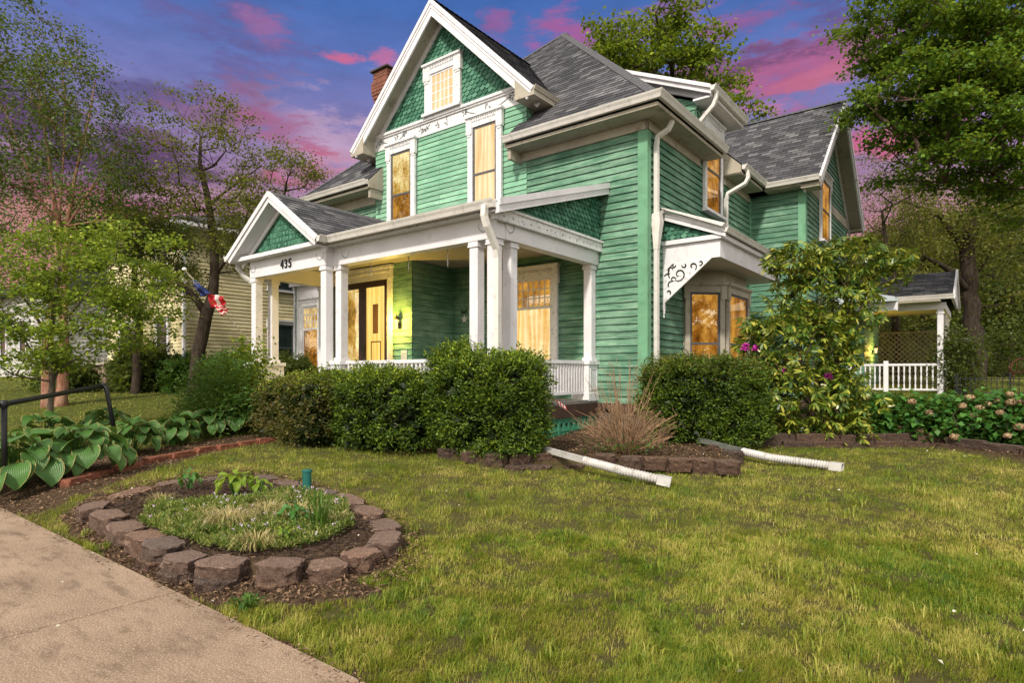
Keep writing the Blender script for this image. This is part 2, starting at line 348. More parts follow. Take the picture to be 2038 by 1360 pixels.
# ------------------------------------------------------------------ the house
house = empty('house', (C0[0], C0[1], 0), HROT, 'large green clapboard house with steep front gable, slate grey shingle roofs and white pillared porch', 'house')
def roof_mesh(name, mat, parent, pieces, e=.14, t=.011, thick=.05):
    """pieces: (O,U,V,N,poly); slope_v attribute holds the distance up the slope"""
    mb = MB()
    for (O, U, V, N, poly) in pieces:
        courses(mb, O, U, V, N, poly, e, t, base=.006, under=False)
        P = [np.asarray(O) + np.asarray(U) * p[0] + np.asarray(V) * p[1] for p in poly]
        mb.prism([p - np.asarray(N) * thick for p in P], np.asarray(N) * (thick - .001))
    o = mb.build(name, mat, parent)
    me = o.data; A = me.attributes.new('slope_v', 'FLOAT', 'CORNER')
    O, U, V, N, _ = pieces[0]; co_ = np.empty(len(me.vertices) * 3); me.vertices.foreach_get('co', co_); co_ = co_.reshape(-1, 3)
    li = np.empty(len(me.loops), int); me.loops.foreach_get('vertex_index', li)
    vv = (co_ - np.asarray(O)) @ np.asarray(V)
    ls = np.empty(len(me.polygons), int); me.polygons.foreach_get('loop_start', ls); lt = np.empty(len(me.polygons), int); me.polygons.foreach_get('loop_total', lt)
    out_ = vv[li].astype(np.float32)
    for a, n in zip(ls, lt):                        # keep each row inside its own brick row
        seg = out_[a:a + n]; lo = math.floor((seg.mean()) / e) * e; out_[a:a + n] = np.clip(seg, lo + .008, lo + e - .008)
    A.data.foreach_set('value', out_); return o
def scales(mb, O, U, V, N, poly, w_=.150, e=.100, seed=1, square=False):
    O, U, V, N = (np.asarray(q, float) for q in (O, U, V, N)); rr = random.Random(seed)
    us = [p[0] for p in poly]; vs = [p[1] for p in poly]; row = 0; v = min(vs) - e
    def inside(u, v):
        k = len(poly); sg = None
        for i in range(k):
            a, b = poly[i], poly[(i + 1) % k]; c = (b[0] - a[0]) * (v - a[1]) - (b[1] - a[1]) * (u - a[0])
            if sg is None: sg = c > 0
            elif (c > 0) != sg: return False
        return True
    while v < max(vs):
        u = min(us) - w_ + (row % 2) * w_ / 2
        while u < max(us) + w_:
            if inside(u, v + e * .6):
                h = w_ * 1.05; tilt = .030 + rr.random() * .006; du = (rr.random() - .5) * .006
                shape = [(-w_ * .485, h), (-w_ * .485, h * .45), (-w_ * .40, h * .20), (-w_ * .22, h * .05), (0, 0), (w_ * .22, h * .05), (w_ * .40, h * .20), (w_ * .485, h * .45), (w_ * .485, h)]
                P = [O + U * (u + du + a) + V * (v + b) + N * (.004 + tilt * (1 - b / h) + .006) for a, b in shape]; Q = [p - N * .010 for p in P]; n = len(P)
                mb.add(P + Q, [tuple(range(n))] + [(i, n + i, n + (i + 1) % n, (i + 1) % n) for i in range(n)])
            u += w_
        v += e; row += 1
    return mb
def gutter(mb, p0, p1, outv, h=.12, d=.12, m0=0., m1=0.):
    """K profile prism hanging at p (top back edge)"""
    p0, p1, o_ = np.asarray(p0, float), np.asarray(p1, float), np.asarray(outv, float); al = (p1 - p0) / np.linalg.norm(p1 - p0)
    prof = [(0, 0), (0, -h), (d * .55, -h), (d * .72, -h * .55), (d * .92, -h * .22), (d, 0), (d - .008, 0), (d - .02, -.02), (.01, -.02), (.01, 0)]
    A = [p0 + o_ * a + Z_ * b - al * a * m0 for a, b in prof]; B = [p1 + o_ * a + Z_ * b + al * a * m1 for a, b in prof]; n = len(prof)
    mb.add(A + B, [tuple(range(n - 1, -1, -1)), tuple(range(n, 2 * n))] + [(i, (i + 1) % n, n + (i + 1) % n, n + i) for i in range(n)])
    return mb
def spout(path, name='downspout', mat='gutter', parent=None, r=.05, rings=None):
    mb = MB(); mb.tube(path, r, 4, flat=1.0)
    for z in (rings or []): mb.tube([z, np.asarray(z) + np.array([0, 0, .03])], r * 1.25, 4)
    return mb.build(name, M[mat], parent or house)

sl = .97; nrm = lambda v: np.asarray(v, float) / np.linalg.norm(v)
EX0, EX1, EY0, EY1, EZ = -10.2, .45, -.5, 11.4, 6.12
half = (EX1 - EX0) / 2; cosr = 1 / math.sqrt(1 + sl * sl); L_ = lambda run: run / cosr
# --- siding walls
sd_ = MB()
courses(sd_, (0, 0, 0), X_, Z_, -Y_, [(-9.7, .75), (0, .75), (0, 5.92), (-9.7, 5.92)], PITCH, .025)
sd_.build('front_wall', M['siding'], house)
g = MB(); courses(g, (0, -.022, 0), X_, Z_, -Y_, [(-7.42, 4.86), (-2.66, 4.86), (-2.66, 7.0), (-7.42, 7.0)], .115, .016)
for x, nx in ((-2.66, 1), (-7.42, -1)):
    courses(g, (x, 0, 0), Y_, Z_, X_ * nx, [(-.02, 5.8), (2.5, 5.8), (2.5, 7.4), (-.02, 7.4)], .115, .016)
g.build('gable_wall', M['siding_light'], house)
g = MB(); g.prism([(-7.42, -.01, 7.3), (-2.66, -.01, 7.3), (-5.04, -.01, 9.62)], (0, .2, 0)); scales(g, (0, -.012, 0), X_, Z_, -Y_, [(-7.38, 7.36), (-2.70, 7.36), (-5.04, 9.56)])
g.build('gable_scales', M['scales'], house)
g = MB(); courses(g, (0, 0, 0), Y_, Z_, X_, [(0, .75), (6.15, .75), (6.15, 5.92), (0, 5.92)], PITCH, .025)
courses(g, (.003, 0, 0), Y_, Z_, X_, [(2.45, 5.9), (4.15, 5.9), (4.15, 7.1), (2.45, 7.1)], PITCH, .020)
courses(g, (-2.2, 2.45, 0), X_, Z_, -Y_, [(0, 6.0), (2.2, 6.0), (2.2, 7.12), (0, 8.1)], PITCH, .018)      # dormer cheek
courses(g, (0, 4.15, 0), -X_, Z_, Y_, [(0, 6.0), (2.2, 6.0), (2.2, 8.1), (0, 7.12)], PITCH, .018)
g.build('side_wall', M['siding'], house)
g = MB(); courses(g, (0, 6.15, 0), X_, Z_, -Y_, [(0, .75), (1.3, .75), (1.3, 5.92), (0, 5.92)], PITCH, .020)
courses(g, (1.3, 0, 0), Y_, Z_, X_, [(6.15, .75), (12.0, .75), (12.0, 6.1), (9.07, 8.75), (6.15, 6.1)], PITCH, .020)
g.build('wing_wall', M['siding'], house)
g = MB(); g.box(-9.7, -9.6, .05, 11, .75, 5.9); g.box(-9.7, 1.2, 11, 11.1, .75, 5.9); g.box(1.2, 1.28, 6.3, 12.0, .8, 5.9); g.build('rear_wall', M['siding'], house)
g = MB(); g.box(-9.66, -.04, .04, 11, -.2, .76); g.box(.0, 1.26, 6.2, 11.9, -.2, .76); g.build('foundation', M['found'], house)
# corner boards, water table
g = MB()
for (x0, x1, y0, y1) in ((-.16, .032, -.032, .0), (.0, .030, -.030, .12), (1.16, 1.332, 6.118, 6.15), (1.3, 1.330, 6.12, 6.30), (-9.73, -9.58, -.03, 0), (-.0, .03, 6.02, 6.15)):
    g.box(x0, x1, y0, y1, .78, 5.90)
g.build_each('corner_board', M['corner'], house)
g = MB(); g.box(-1.0, .05, -.05, .0, .68, .80); g.box(.0, .052, -.052, 6.15, .68, .80); g.build_each('water_table', M['brown'], house)

# --- main hip roof
Vf = np.array([0, cosr, sl * cosr]); Nf = np.array([0, -sl * cosr, cosr])          # front slope
def hipclip(poly): # poly in (u=x, v up slope) for the front plane, cut by both hips
    return clip(clip(poly, nrm((-1, -cosr)), (-EX1) * nrm((-1, -cosr))[0] * -1 if False else (-EX1) / math.sqrt(1 + cosr * cosr)), nrm((1, -cosr)), EX0 / math.sqrt(1 + cosr * cosr))
Of = np.array([0, EY0, EZ]); T = L_(half)
pcs = []
for (a, b, v0) in ((EX0, -7.15, 0), (-7.15, -2.87, L_(.52)), (-2.87, EX1, 0)):
    q = hipclip([(a, v0), (b, v0), (b, T), (a, T)]); pcs.append((Of, X_, Vf, Nf, q))
roof_mesh('front_roof', M['shy'], house, pcs)
Vs = np.array([-cosr, 0, sl * cosr]); Ns = np.array([sl * cosr, 0, cosr]); Os = np.array([EX1, 0, EZ])
ridge_y1 = EY1 - half
def hipclip2(poly):
    q = clip(poly, nrm((1, -cosr)), EY0 / math.sqrt(1 + cosr * cosr)); return clip(q, nrm((-1, -cosr)), -EY1 / math.sqrt(1 + cosr * cosr))
pcs = [(Os, Y_, Vs, Ns, hipclip2([(a, v0), (b, v0), (b, T), (a, T)])) for (a, b, v0) in ((EY0, 2.79, 0), (2.79, 3.98, L_(.47)), (3.98, EY1, 0))]
roof_mesh('side_roof', M['shx'], house, pcs)
Vw = np.array([cosr, 0, sl * cosr]); Nw = np.array([-sl * cosr, 0, cosr]); Ow = np.array([EX0, 0, EZ])
roof_mesh('west_roof', M['shx'], house, [(Ow, Y_, Vw, Nw, hipclip2([(EY0, 0), (EY1, 0), (EY1, T), (EY0, T)]))])
Vb = np.array([0, -cosr, sl * cosr]); Nb = np.array([0, sl * cosr, cosr]); Ob = np.array([0, EY1, EZ])
roof_mesh('back_roof', M['shy'], house, [(Ob, X_, Vb, Nb, hipclip([(EX0, 0), (EX1, 0), (EX1, T), (EX0, T)]))])
# hip and ridge caps
caps = MB(); ap = np.array([(EX0 + EX1) / 2, EY0 + half, EZ + half * sl]); ap2 = ap.copy(); ap2[1] = EY1 - half
def capline(mb, p, q, w_=.13):
    mb.mark()
    p, q = np.asarray(p, float), np.asarray(q, float); n = max(1, int(np.linalg.norm(q - p) / .16)); d = (q - p) / n; s_ = nrm(np.cross(d, Z_)) * w_
    for i in range(n):
        a = p + d * i; b = a + d * 1.25; h0, h1 = .045, .03
        mb.add([a - s_ + Z_ * (h0 - .09), a + Z_ * h0, a + s_ + Z_ * (h0 - .09), b - s_ + Z_ * (h1 - .09), b + Z_ * h1, b + s_ + Z_ * (h1 - .09), a - s_ - Z_ * .06, a - Z_ * .0, a + s_ - Z_ * .06], [(0, 1, 4, 3), (1, 2, 5, 4), (0, 6, 7, 1), (1, 7, 8, 2)])
capline(caps, (EX1, EY0, EZ), ap); capline(caps, (EX0, EY0, EZ), ap); capline(caps, ap, ap2)
# soffit, frieze and gutters of the hip roof
so_ = MB()
for (x0, x1, y0, y1) in ((EX0 + .02, -7.17, -.48, .0), (-2.85, .0, -.48, .0), (.0, EX1 - .02, -.48, 2.77), (.0, EX1 - .02, 3.98, 5.73)):
    so_.box(x0, x1, y0, y1, 5.93, 5.99)
so_.box(EX0 + .02, EX0 + .5, .0, EY1, 5.93, 5.99)
for x in (-2.82, -7.2): so_.box(x - .04, x + .04, -.42, .0, 5.72, 5.95)
so_.build_each('soffit', M['cream'], house)
for x in (-7.15, -2.87):
    q = MB(); q.prism([(x - .02, EY0 + .01, 5.95), (x - .02, .0, 5.95), (x - .02, .0, EZ + .5 * sl - .02), (x - .02, EY0 + .01, EZ - .01)], X_ * .04); q.build('eave_end', M['cream'], house)
for y in (2.79, 3.98):
    q = MB(); q.prism([(EX1 - .01, y - .02, 5.95), (-.4, y - .02, 5.95), (-.4, y - .02, EZ + .85 * sl - .02), (EX1 - .01, y - .02, EZ - .01)], Y_ * .04); q.build('eave_end', M['cream'], house)
fr = MB(); fr.box(-2.84, .05, -.05, -.0, 5.76, 5.925); fr.box(.0, .05, -.05, 2.5, 5.76, 5.925); fr.box(.0, .05, 4.05, 5.95, 5.76, 5.925); fr.box(-9.7, -7.42, -.05, .0, 5.68, 5.925)
fr.box(1.3, 1.345, 6.1, 7.65, 5.98, 6.24); fr.box(1.3, 1.345, 9.05, 12.1, 5.98, 6.24)
fr.build_each('frieze', M['cream'], house)
gt = MB(); zt = EZ + .02
gutter(gt, (-2.87, EY0, zt), (EX1, EY0, zt), -Y_, m1=1); gutter(gt, (EX0, EY0, zt), (-7.15, EY0, zt), -Y_, m0=1)
gutter(gt, (EX1, EY0, zt), (EX1, 2.79, zt), X_, m0=1); gutter(gt, (EX1, 4.0, zt), (EX1, 5.80, zt), X_)
gutter(gt, (.50, 5.72, 6.09), (1.72, 5.72, 6.09), -Y_)
gt.build_each('gutter', M['gutter'], house)
# --- front gable roof
gcx, gz0, gza, gov = -5.04, 7.02, 9.80, -.42
ghw = 2.83; gs = (gza - gz0) / ghw; cg = 1 / math.sqrt(1 + gs * gs)
Vg = np.array([-cg, 0, gs * cg]); Ng = np.array([gs * cg, 0, cg]); yb = 3.9
# right plane: cut the back along the valley with the hip roof
def gpl(side):
    V = np.array([-side * cg, 0, gs * cg]); N = np.array([side * gs * cg, 0, cg]); O = np.array([gcx + side * ghw, 0, gz0])
    Lr = ghw / cg; yv0 = EY0 + (gz0 - EZ) / sl; yv1 = EY0 + (gza - EZ) / sl
    return (O, Y_, V, N, [(gov, 0), (yv0 + .05, 0), (yv1 + .05, Lr), (gov, Lr)])
roof_mesh('gable_roof', M['shx'], house, [gpl(1)]); roof_mesh('gable_roof', M['shx'], house, [gpl(-1)])
capline(caps, (gcx, gov, gza), (gcx, 3.4, gza))
# rake boards (crown + fascia), gable soffit, eave returns
rk = MB(); rs = MB()
for sd2 in (1, -1):
    rk.mark(); al = nrm((-sd2, 0, gs)); dn = nrm((-sd2 * gs, 0, -1)); tip = np.array([gcx + sd2 * (ghw + .02), 0, gz0 - .02]); top = np.array([gcx, 0, gza]);
    Lr = np.linalg.norm(top - tip)
    def rb(y0, y1, d0, d1, mb=rk):
        # board between perpendicular offsets d0,d1 below the roof line, plumb cut at the ridge
        a0, a1 = tip + dn * d0, tip + dn * d1
        def ridge(p): k = (gcx - p[0]) / al[0]; return p + al * k
        pts = [a0, ridge(a0), ridge(a1), a1]; mb.prism([p + Y_ * y0 for p in pts], Y_ * (y1 - y0))
    rb(gov - .045, gov + .02, -.015, .07); rb(gov - .025, gov + .02, .07, .13); rb(gov - .01, gov + .03, .13, .26)
    rb(-.075, -.02, .17, .29)
    rb(gov + .03, -.03, .155, .175, rs)
rk.build_each('rake_board', M['white'], house); rs.build_each('gable_soffit', M['cream'], house)
rt = MB()
for sd2 in (1, -1):                                   # boxed eave of the gable running back over the cheeks
    rt.mark(); x0 = gcx + sd2 * ghw; xi = gcx + sd2 * 2.38
    pts = [(x0 + sd2 * .03, gov - .02, gz0 + .01), (x0 + sd2 * .03, gov - .02, gz0 - .16), (xi, gov - .02, gz0 - .16), (xi, gov - .02, gz0 + .3)]
    rt.prism([np.array(p) for p in pts], Y_ * .9)
    gutter(rt, (x0 + sd2 * .01, gov - .03, gz0 + .03), (x0 + sd2 * .01, .75, gz0 + .03), X_ * sd2, .09, .07)
rt.build_each('eave_return', M['cream'], house)
# frieze of the gable with painted garland relief
fz = MB(); fz.box(-7.46, -2.62, -.055, -.02, 6.98, 7.30); fz.box(-7.52, -2.56, -.12, -.02, 7.30, 7.36); fz.box(-7.49, -2.59, -.09, -.02, 7.26, 7.30)
fzo = fz.build('gable_frieze', M['white_worn'], house)
gl_ = MB()
def swag(mb, x0, x1, z, drop, y, n=14, r=.010, dir_=X_):
    pts = [];
    for i in range(n + 1):
        u = i / n; pts.append(np.array([0, y, 0]) + dir_ * (x0 + (x1 - x0) * u) + Z_ * (z - drop * 4 * u * (1 - u)))
    mb.tube(pts, r, 5)
def sprig(mb, c, y, k, s_=.1, seed=0):
    rr = random.Random(seed)
    for i in range(k):
        a = rr.uniform(0, 6.28); q = np.array(c) + np.array([math.cos(a), 0, math.sin(a)]) * rr.uniform(.02, s_)
        mb.tube([np.array(c) + (q - np.array(c)) * .5, q], [.006, .013], 5)
for i, (a, b) in enumerate(((-7.15, -6.30), (-4.35, -3.05))):
    swag(gl_, a, b, 7.22, .17, -.06); sprig(gl_, (a, -.062, 7.2), -.06, 14, .11, i); sprig(gl_, (b, -.062, 7.2), -.06, 14, .11, i + 9)
for i, x in enumerate((-7.3, -6.6, -5.75, -5.55, -5.2, -4.9, -3.7, -2.85)): sprig(gl_, (x, -.062, 7.14), -.06, 9, .10, 30 + i)
gl_.tube([(-5.75, -.06, 7.05), (-5.6, -.06, 7.12), (-5.45, -.06, 7.2)], .008, 5)
gl_.build('garland_relief', M['ornament'], fzo)

# --- windows
def window(O, U, N, w_, h, cas=.14, head=.26, glass='pane_curtain', rail=.45, sashw=.045, grid=None, sill=True, dent=True, dark='sash', name='window', parent=None, cmat='white_worn', curtains=False, upper=None):
    """O = lower left outer corner of the casing on the wall; U along the wall, N outwards"""
    O, U, N = (np.asarray(q, float) for q in (O, U, N)); parent = parent or house; O = O + N * .026
    c = MB(); b = lambda u0, u1, v0, v1, n0, n1, mb=c: mb.obox(O, U, Z_, N, u0, u1, v0, v1, n0, n1)
    b(0, cas, .06, h - head, .0, .062); b(w_ - cas, w_, .06, h - head, .0, .062)
    b(-.02, w_ + .02, h - head, h - .05, .0, .07); b(-.05, w_ + .05, h - .05, h, .0, .12); b(-.035, w_ + .035, h - .075, h - .05, .0, .095)
    for s_ in (0, 1):                                       # little scrolled ears at the head
        u = -.03 if s_ == 0 else w_ - cas + .01; b(u, u + cas + .02, h - head - .14, h - .06, .0, .085); b(u + .03, u + cas - .02, h - head - .19, h - head - .14, .0, .075)
    if dent:
        n = int((w_ - 2 * cas) / .05)
        for i in range(n): u = cas + (w_ - 2 * cas) * (i + .5) / n; b(u - .014, u + .014, h - .14, h - .085, .07, .09)
    c.box if 0 else None
    win = c.build(name, M[cmat], parent)
    if sill:
        s_ = MB(); b(-.03, w_ + .03, 0, .06, .0, .13, s_); s_.build('sill', M['white'], win)
    g0, g1, gb, gt_ = cas, w_ - cas, .06, h - head; f = MB(); sw = sashw
    b(g0, g0 + sw, gb, gt_, .004, .046, f); b(g1 - sw, g1, gb, gt_, .004, .046, f); b(g0 + sw, g1 - sw, gb, gb + sw * 1.3, .004, .046, f); b(g0 + sw, g1 - sw, gt_ - sw, gt_, .004, .046, f)
    zr = gb + (gt_ - gb) * rail if rail else None
    if zr: b(g0 + sw, g1 - sw, zr, zr + sw, .004, .05, f)
    f.build('sash', M[dark], win)
    if grid:
        q = MB(); nx, nz, z0, z1 = grid; z0 = gb + (gt_ - gb) * z0; z1 = gb + (gt_ - gb) * z1
        for i in range(1, nx): u = g0 + sw + (g1 - g0 - 2 * sw) * i / nx; b(u - .011, u + .011, z0, z1, .032, .042, q)
        for i in range(0, nz + 1):
            v = z0 + (z1 - z0) * i / nz; b(g0 + sw, g1 - sw, v - .011, v + .011, .030, .0395, q)
        q.build('muntins', M['white'], win)
    p = MB(); b(g0 + sw * .5, g1 - sw * .5, gb + sw * .5, (zr or gt_) + sw * .3, .002, .030 if not zr else .022, p); p.build('pane', M[glass], win)
    if zr: p = MB(); b(g0 + sw * .5, g1 - sw * .5, zr + sw * .4, gt_ - sw * .5, .003, .028, p); p.build('pane', M[upper or glass], win)
    return win
yo = -.045
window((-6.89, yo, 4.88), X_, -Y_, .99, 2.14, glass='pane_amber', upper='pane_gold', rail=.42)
window((-4.21, yo, 4.86), X_, -Y_, .95, 2.16, glass='pane_pale', rail=.42)
window((-5.58, -.03, 7.37), X_, -Y_, 1.13, 1.22, cas=.19, head=.26, glass='pane_pale', rail=None, grid=(5, 4, .04, .96), dark='white')
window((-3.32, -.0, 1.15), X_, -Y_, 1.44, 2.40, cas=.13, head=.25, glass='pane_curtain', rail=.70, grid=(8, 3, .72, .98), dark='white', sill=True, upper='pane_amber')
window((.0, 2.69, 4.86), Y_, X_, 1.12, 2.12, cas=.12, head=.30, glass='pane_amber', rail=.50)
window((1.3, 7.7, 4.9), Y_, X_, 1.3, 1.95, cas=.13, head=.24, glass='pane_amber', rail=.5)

# --- side dormer roof (shed)
ds = .455; cd_ = 1 / math.sqrt(1 + ds * ds)
roof_mesh('dormer_roof', M['shx'], house, [((.38, 0, 7.24), Y_, (-cd_, 0, ds * cd_), (ds * cd_, 0, cd_), [(2.18, 0), (4.3, 0), (4.3, 2.6), (2.18, 2.6)])])
d_ = MB(); 
for y0, y1, h0, h1 in ((2.15, 2.21, .02, -.15), (2.10, 2.15, .03, -.05), (2.38, 2.44, -.04, -.24)):
    d_.prism([(.40, y0, 7.24 + h0), (.40, y0, 7.24 + h1), (-2.1, y0, 7.24 + 2.5 * ds + h1), (-2.1, y0, 7.24 + 2.5 * ds + h0)], Y_ * (y1 - y0))
d_.box(.34, .39, 2.2, 4.3, 7.06, 7.22); d_.box(.0, .36, 2.2, 4.3, 7.05, 7.09)
d_.build('dormer_trim', M['white'], house)
g = MB(); gutter(g, (.40, 2.12, 7.26), (.40, 4.32, 7.26), X_); g.build_each('gutter', M['gutter'], house)
# --- wing roof
ws = .89; cw = 1 / math.sqrt(1 + ws * ws); wy0, wy1, wz, wr = 5.75, 12.39, 6.07, 9.07; Lw = (wr - wy0) / cw
wp = []
xv0 = .45; xv1 = .45 - (wz + (wr - wy0) * ws - EZ) / sl
roof_mesh('wing_roof', M['shy'], house, [((0, wy0, wz), X_, (0, cw, ws * cw), (0, -ws * cw, cw), [(xv0 - .0, 0), (1.72, 0), (1.72, Lw), (xv1 - .1, Lw)])])
roof_mesh('wing_roof', M['shy'], house, [((0, wy1, wz), X_, (0, -cw, ws * cw), (0, ws * cw, cw), [(xv0, 0), (1.72, 0), (1.72, Lw), (xv1 - .1, Lw)])])
wa = np.array([0, wr, wz + (wr - wy0) * ws]); capline(caps, (xv1, wa[1], wa[2]), (1.72, wa[1], wa[2]))
caps.build_each('ridge_cap', plain('cap_shingle', (.10, .10, .11), .9, .4, 20, .3), house)
rk = MB(); rs = MB()
for s_ in (1, -1):
    rk.mark(); y_e = wy0 if s_ == 1 else wy1; al = nrm((0, s_, ws)); dn = nrm((0, s_ * ws, -1)); tip = np.array([0, y_e - s_ * .02, wz - .02])
    def rb(x0, x1, d0, d1, mb):
        a0, a1 = tip + dn * d0, tip + dn * d1
        rg = lambda p: p + al * ((wr - p[1]) / al[1])
        pts = [a0, rg(a0), rg(a1), a1]; mb.prism([p + X_ * x0 for p in pts], X_ * (x1 - x0))
    rb(1.70, 1.76, -.015, .12, rk); rb(1.69, 1.735, .12, .24, rk); rb(1.325, 1.37, .2, .36, rk); rb(1.37, 1.69, .16, .18, rs)
rk.build_each('rake_board', M['white'], house); rs.build_each('gable_soffit', M['cream'], house)
g = MB(); g.box(.45, 1.72, 5.77, 6.15, 5.93, 5.99); g.box(1.3, 1.72, 12.0, 12.35, 5.93, 5.99); g.box(1.3, 1.7, 5.77, 6.2, 5.85, 6.05); g.build_each('soffit', M['cream'], house)

# --- chimney
ch = MB(); cx_, cy_ = -8.38, 1.2
for k in range(42):
    z = 5.85 + k * .093; ex = .0 if k < 31 else (.02 * (k - 30) if k < 36 else .11)
    if k > 38: ex = .07
    off = (k % 2) * .11
    for s_ in range(4):
        for i in range(3):
            a = -.22 - ex + i * (.44 + 2 * ex) / 3; b_ = a + (.44 + 2 * ex) / 3 - .012; y_ = -.22 - ex
            if s_ == 0: ch.box(cx_ + a, cx_ + b_, cy_ + y_, cy_ + y_ + .1, z, z + .08)
            if s_ == 1: ch.box(cx_ + a, cx_ + b_, cy_ - y_ - .1, cy_ - y_, z, z + .08)
            if s_ == 2: ch.box(cx_ + y_, cx_ + y_ + .1, cy_ + a + .003, cy_ + b_ - .003, z, z + .08)
            if s_ == 3: ch.box(cx_ - y_ - .1, cx_ - y_, cy_ + a + .003, cy_ + b_ - .003, z, z + .08)
    ch.box(cx_ - .20 - ex, cx_ + .20 + ex, cy_ - .20 - ex, cy_ + .20 + ex, z, z + .09, 1)
cho = ch.build('chimney', [M['brickred'], M['mortar']], house)
g = MB(); g.box(cx_ - .36, cx_ + .36, cy_ - .36, cy_ + .36, 9.76, 9.80); g.lathe((cx_ - .02, cy_, 9.80), [(.13, 0), (.12, .1), (.09, .1), (.09, .02)], 10); g.build('chimney_cap', M['found'], cho)

# --- porch
PF = .87; BX = -1.0; BY = -2.95; BB = 3.42; BT = 3.80
g = MB(); g.box(-7.8, -.98, -3.0, .0, PF - .06, PF); g.box(-7.85, -4.9, -3.3, -2.99, PF - .062, PF - .002)
g.build('porch_floor', plain('porch_boards', (.20, .18, .17), .6, .2, 4), house)
g = MB(); g.box(-7.82, -.99, -3.01, -2.93, .58, PF - .06); g.box(-1.06, -.985, -2.93, -.0, .58, PF - .06); g.box(-7.82, -7.75, -2.93, -.0, .58, PF - .06); g.build_each('porch_skirt_board', M['brown'], house)
# pierced green skirt
sk = MB(); hb = MB()
def skirt(O, U, N, L):
    sk.obox(O, U, Z_, N, 0, L, .05, .58, -.02, .0)
    nn = int(L / .155)
    for i in range(nn + 1):
        u = i * L / nn; sk.obox(O, U, Z_, N, u - (.03 if i % 5 == 0 else .010), u + (.03 if i % 5 == 0 else .010), .1, .58, .0, .016 if i % 5 == 0 else .009)
    for v in (.14, .36, .56): sk.obox(O, U, Z_, N, 0, L, v - .014, v + .014, .0, .012)
    for i in range(nn):
        for v in (.25, .46):
            c = np.asarray(O) + U * ((i + .5) * L / nn) + Z_ * v; P = [c + N * .004 + .032 * (U * math.cos(a) + Z_ * math.sin(a)) for a in np.linspace(0, 2 * math.pi, 9)[:-1]]
            hb.add(P, [tuple(range(8))])
skirt(np.array([-1.02, -2.96, 0]), Y_, X_, 2.94); skirt(np.array([-7.8, -2.97, 0]), X_, -Y_, 6.78)
sko = sk.build('porch_skirt', M['lattice'], house); hb.build('skirt_opening', M['hole'], sko)
g = MB(); g.box(-7.78, -.95, -3.0, -.005, 3.75, 3.79); g.box(-7.66, -5.1, -3.15, -3.0, 3.72, 3.745); g.build('porch_ceiling', plain('porch_ceiling_paint', (.34, .31, .25), .6, .15, 2), house)
# beams
bm_ = MB()
bm_.box(-4.8, BX, BY - .10, BY + .10, BB, BT); bm_.box(-1.18, BX + .02, BY + .10, -.0, BB, BT - .12)
bm_.box(-7.74, -5.03, -3.22, -3.02, BB, BT); bm_.box(-5.23, -5.03, -3.02, BY + .1, BB, BT); bm_.box(-5.03, -4.8, BY - .1, BY + .1, BB, BT); bm_.box(-7.74, -7.54, -3.02, -.0, BB, BT)
bm_.build_each('porch_beam', M['white'], house)
co_ = MB()                                             # crown boards and soffit lips above the beams
co_.box(-5.0, -.86, -3.24, BY - .09, 3.76, 3.80); co_.box(-.98, -.90, -3.2, .0, 3.66, 3.84); co_.box(-.98, -.87, -3.2, .0, 3.82, 3.86)
co_.box(-8.0, -4.95, -3.42, -3.21, 3.77, 3.85)
co_.build('porch_cornice', M['white_worn'], house)
g = MB()
for y in np.arange(-3.0, -.1, .23): g.lathe((-.898, y, 3.72), [(.0, 0), (.012, .004), (.012, .02), (.0, .024)], 6)
for (cxx, cyy, d) in ((-1.25, BY - .103, X_), (-.975, -2.75, Y_), (-4.65, BY - .103, X_), (-5.2, -3.223, X_), (-7.6, -3.223, X_)):
    for k in range(12):
        a = math.pi * (k / 11); p = np.array([cxx, cyy, 3.66]) + d * .11 * math.cos(a) - Z_ * .12 * math.sin(a); g.tube([p, p - Z_ * .014], .009, 5)
g.build('beam_relief', M['ornament'], house)
# columns on pedestals
cm = []
def column(x0, y0, ped=False, w_=.17):
    c = MB(); zb = PF if not ped else 1.60
    c.cbox(x0, x0 + w_, y0, y0 + w_, zb, BB - .002, .008); c.box(x0 - .02, x0 + w_ + .02, y0 - .02, y0 + w_ + .02, BB - .09, BB - .06); c.box(x0 - .012, x0 + w_ + .012, y0 - .012, y0 + w_ + .012, BB - .06, BB - .003)
    c.box(x0 - .02, x0 + w_ + .02, y0 - .02, y0 + w_ + .02, zb, zb + .06)
    return c.build('column', M['white'], house)
def pedestal(x0, x1, y0, y1):
    c = MB(); c.box(x0, x1, y0, y1, PF - .02, 1.53); c.box(x0 - .03, x1 + .03, y0 - .03, y1 + .03, 1.53, 1.60); c.box(x0 - .02, x1 + .02, y0 - .02, y1 + .02, PF - .02, PF + .12)
    for (a, b_) in ((x0 + .05, x1 - .05),):
        for yy in (y0 - .008,): c.box(a, b_, yy, yy + .008, PF + .18, PF + .2); c.box(a, b_, yy, yy + .008, 1.44, 1.46); c.box(a, a + .02, yy, yy + .008, PF + .2, 1.44); c.box(b_ - .02, b_, yy, yy + .008, PF + .2, 1.44)
    for xx in (x1,): c.box(xx, xx + .008, y0 + .05, y1 - .05, PF + .18, PF + .2); c.box(xx, xx + .008, y0 + .05, y1 - .05, 1.44, 1.46); c.box(xx, xx + .008, y0 + .05, y0 + .07, PF + .2, 1.44); c.box(xx, xx + .008, y1 - .07, y1 - .05, PF + .2, 1.44)
    return c.build('pedestal', M['white_worn'], house)
column(-1.57, -3.03, True); column(-1.21, -3.03, True); column(-1.20, -2.66, True)
column(-1.20, -.20, True); pedestal(-1.33, -.99, -.36, -.01); pedestal(-1.66, -.99, -3.09, -2.42)
column(-5.22, -3.20); column(-4.99, -3.03, True); pedestal(-5.05, -4.76, -3.08, -2.8)
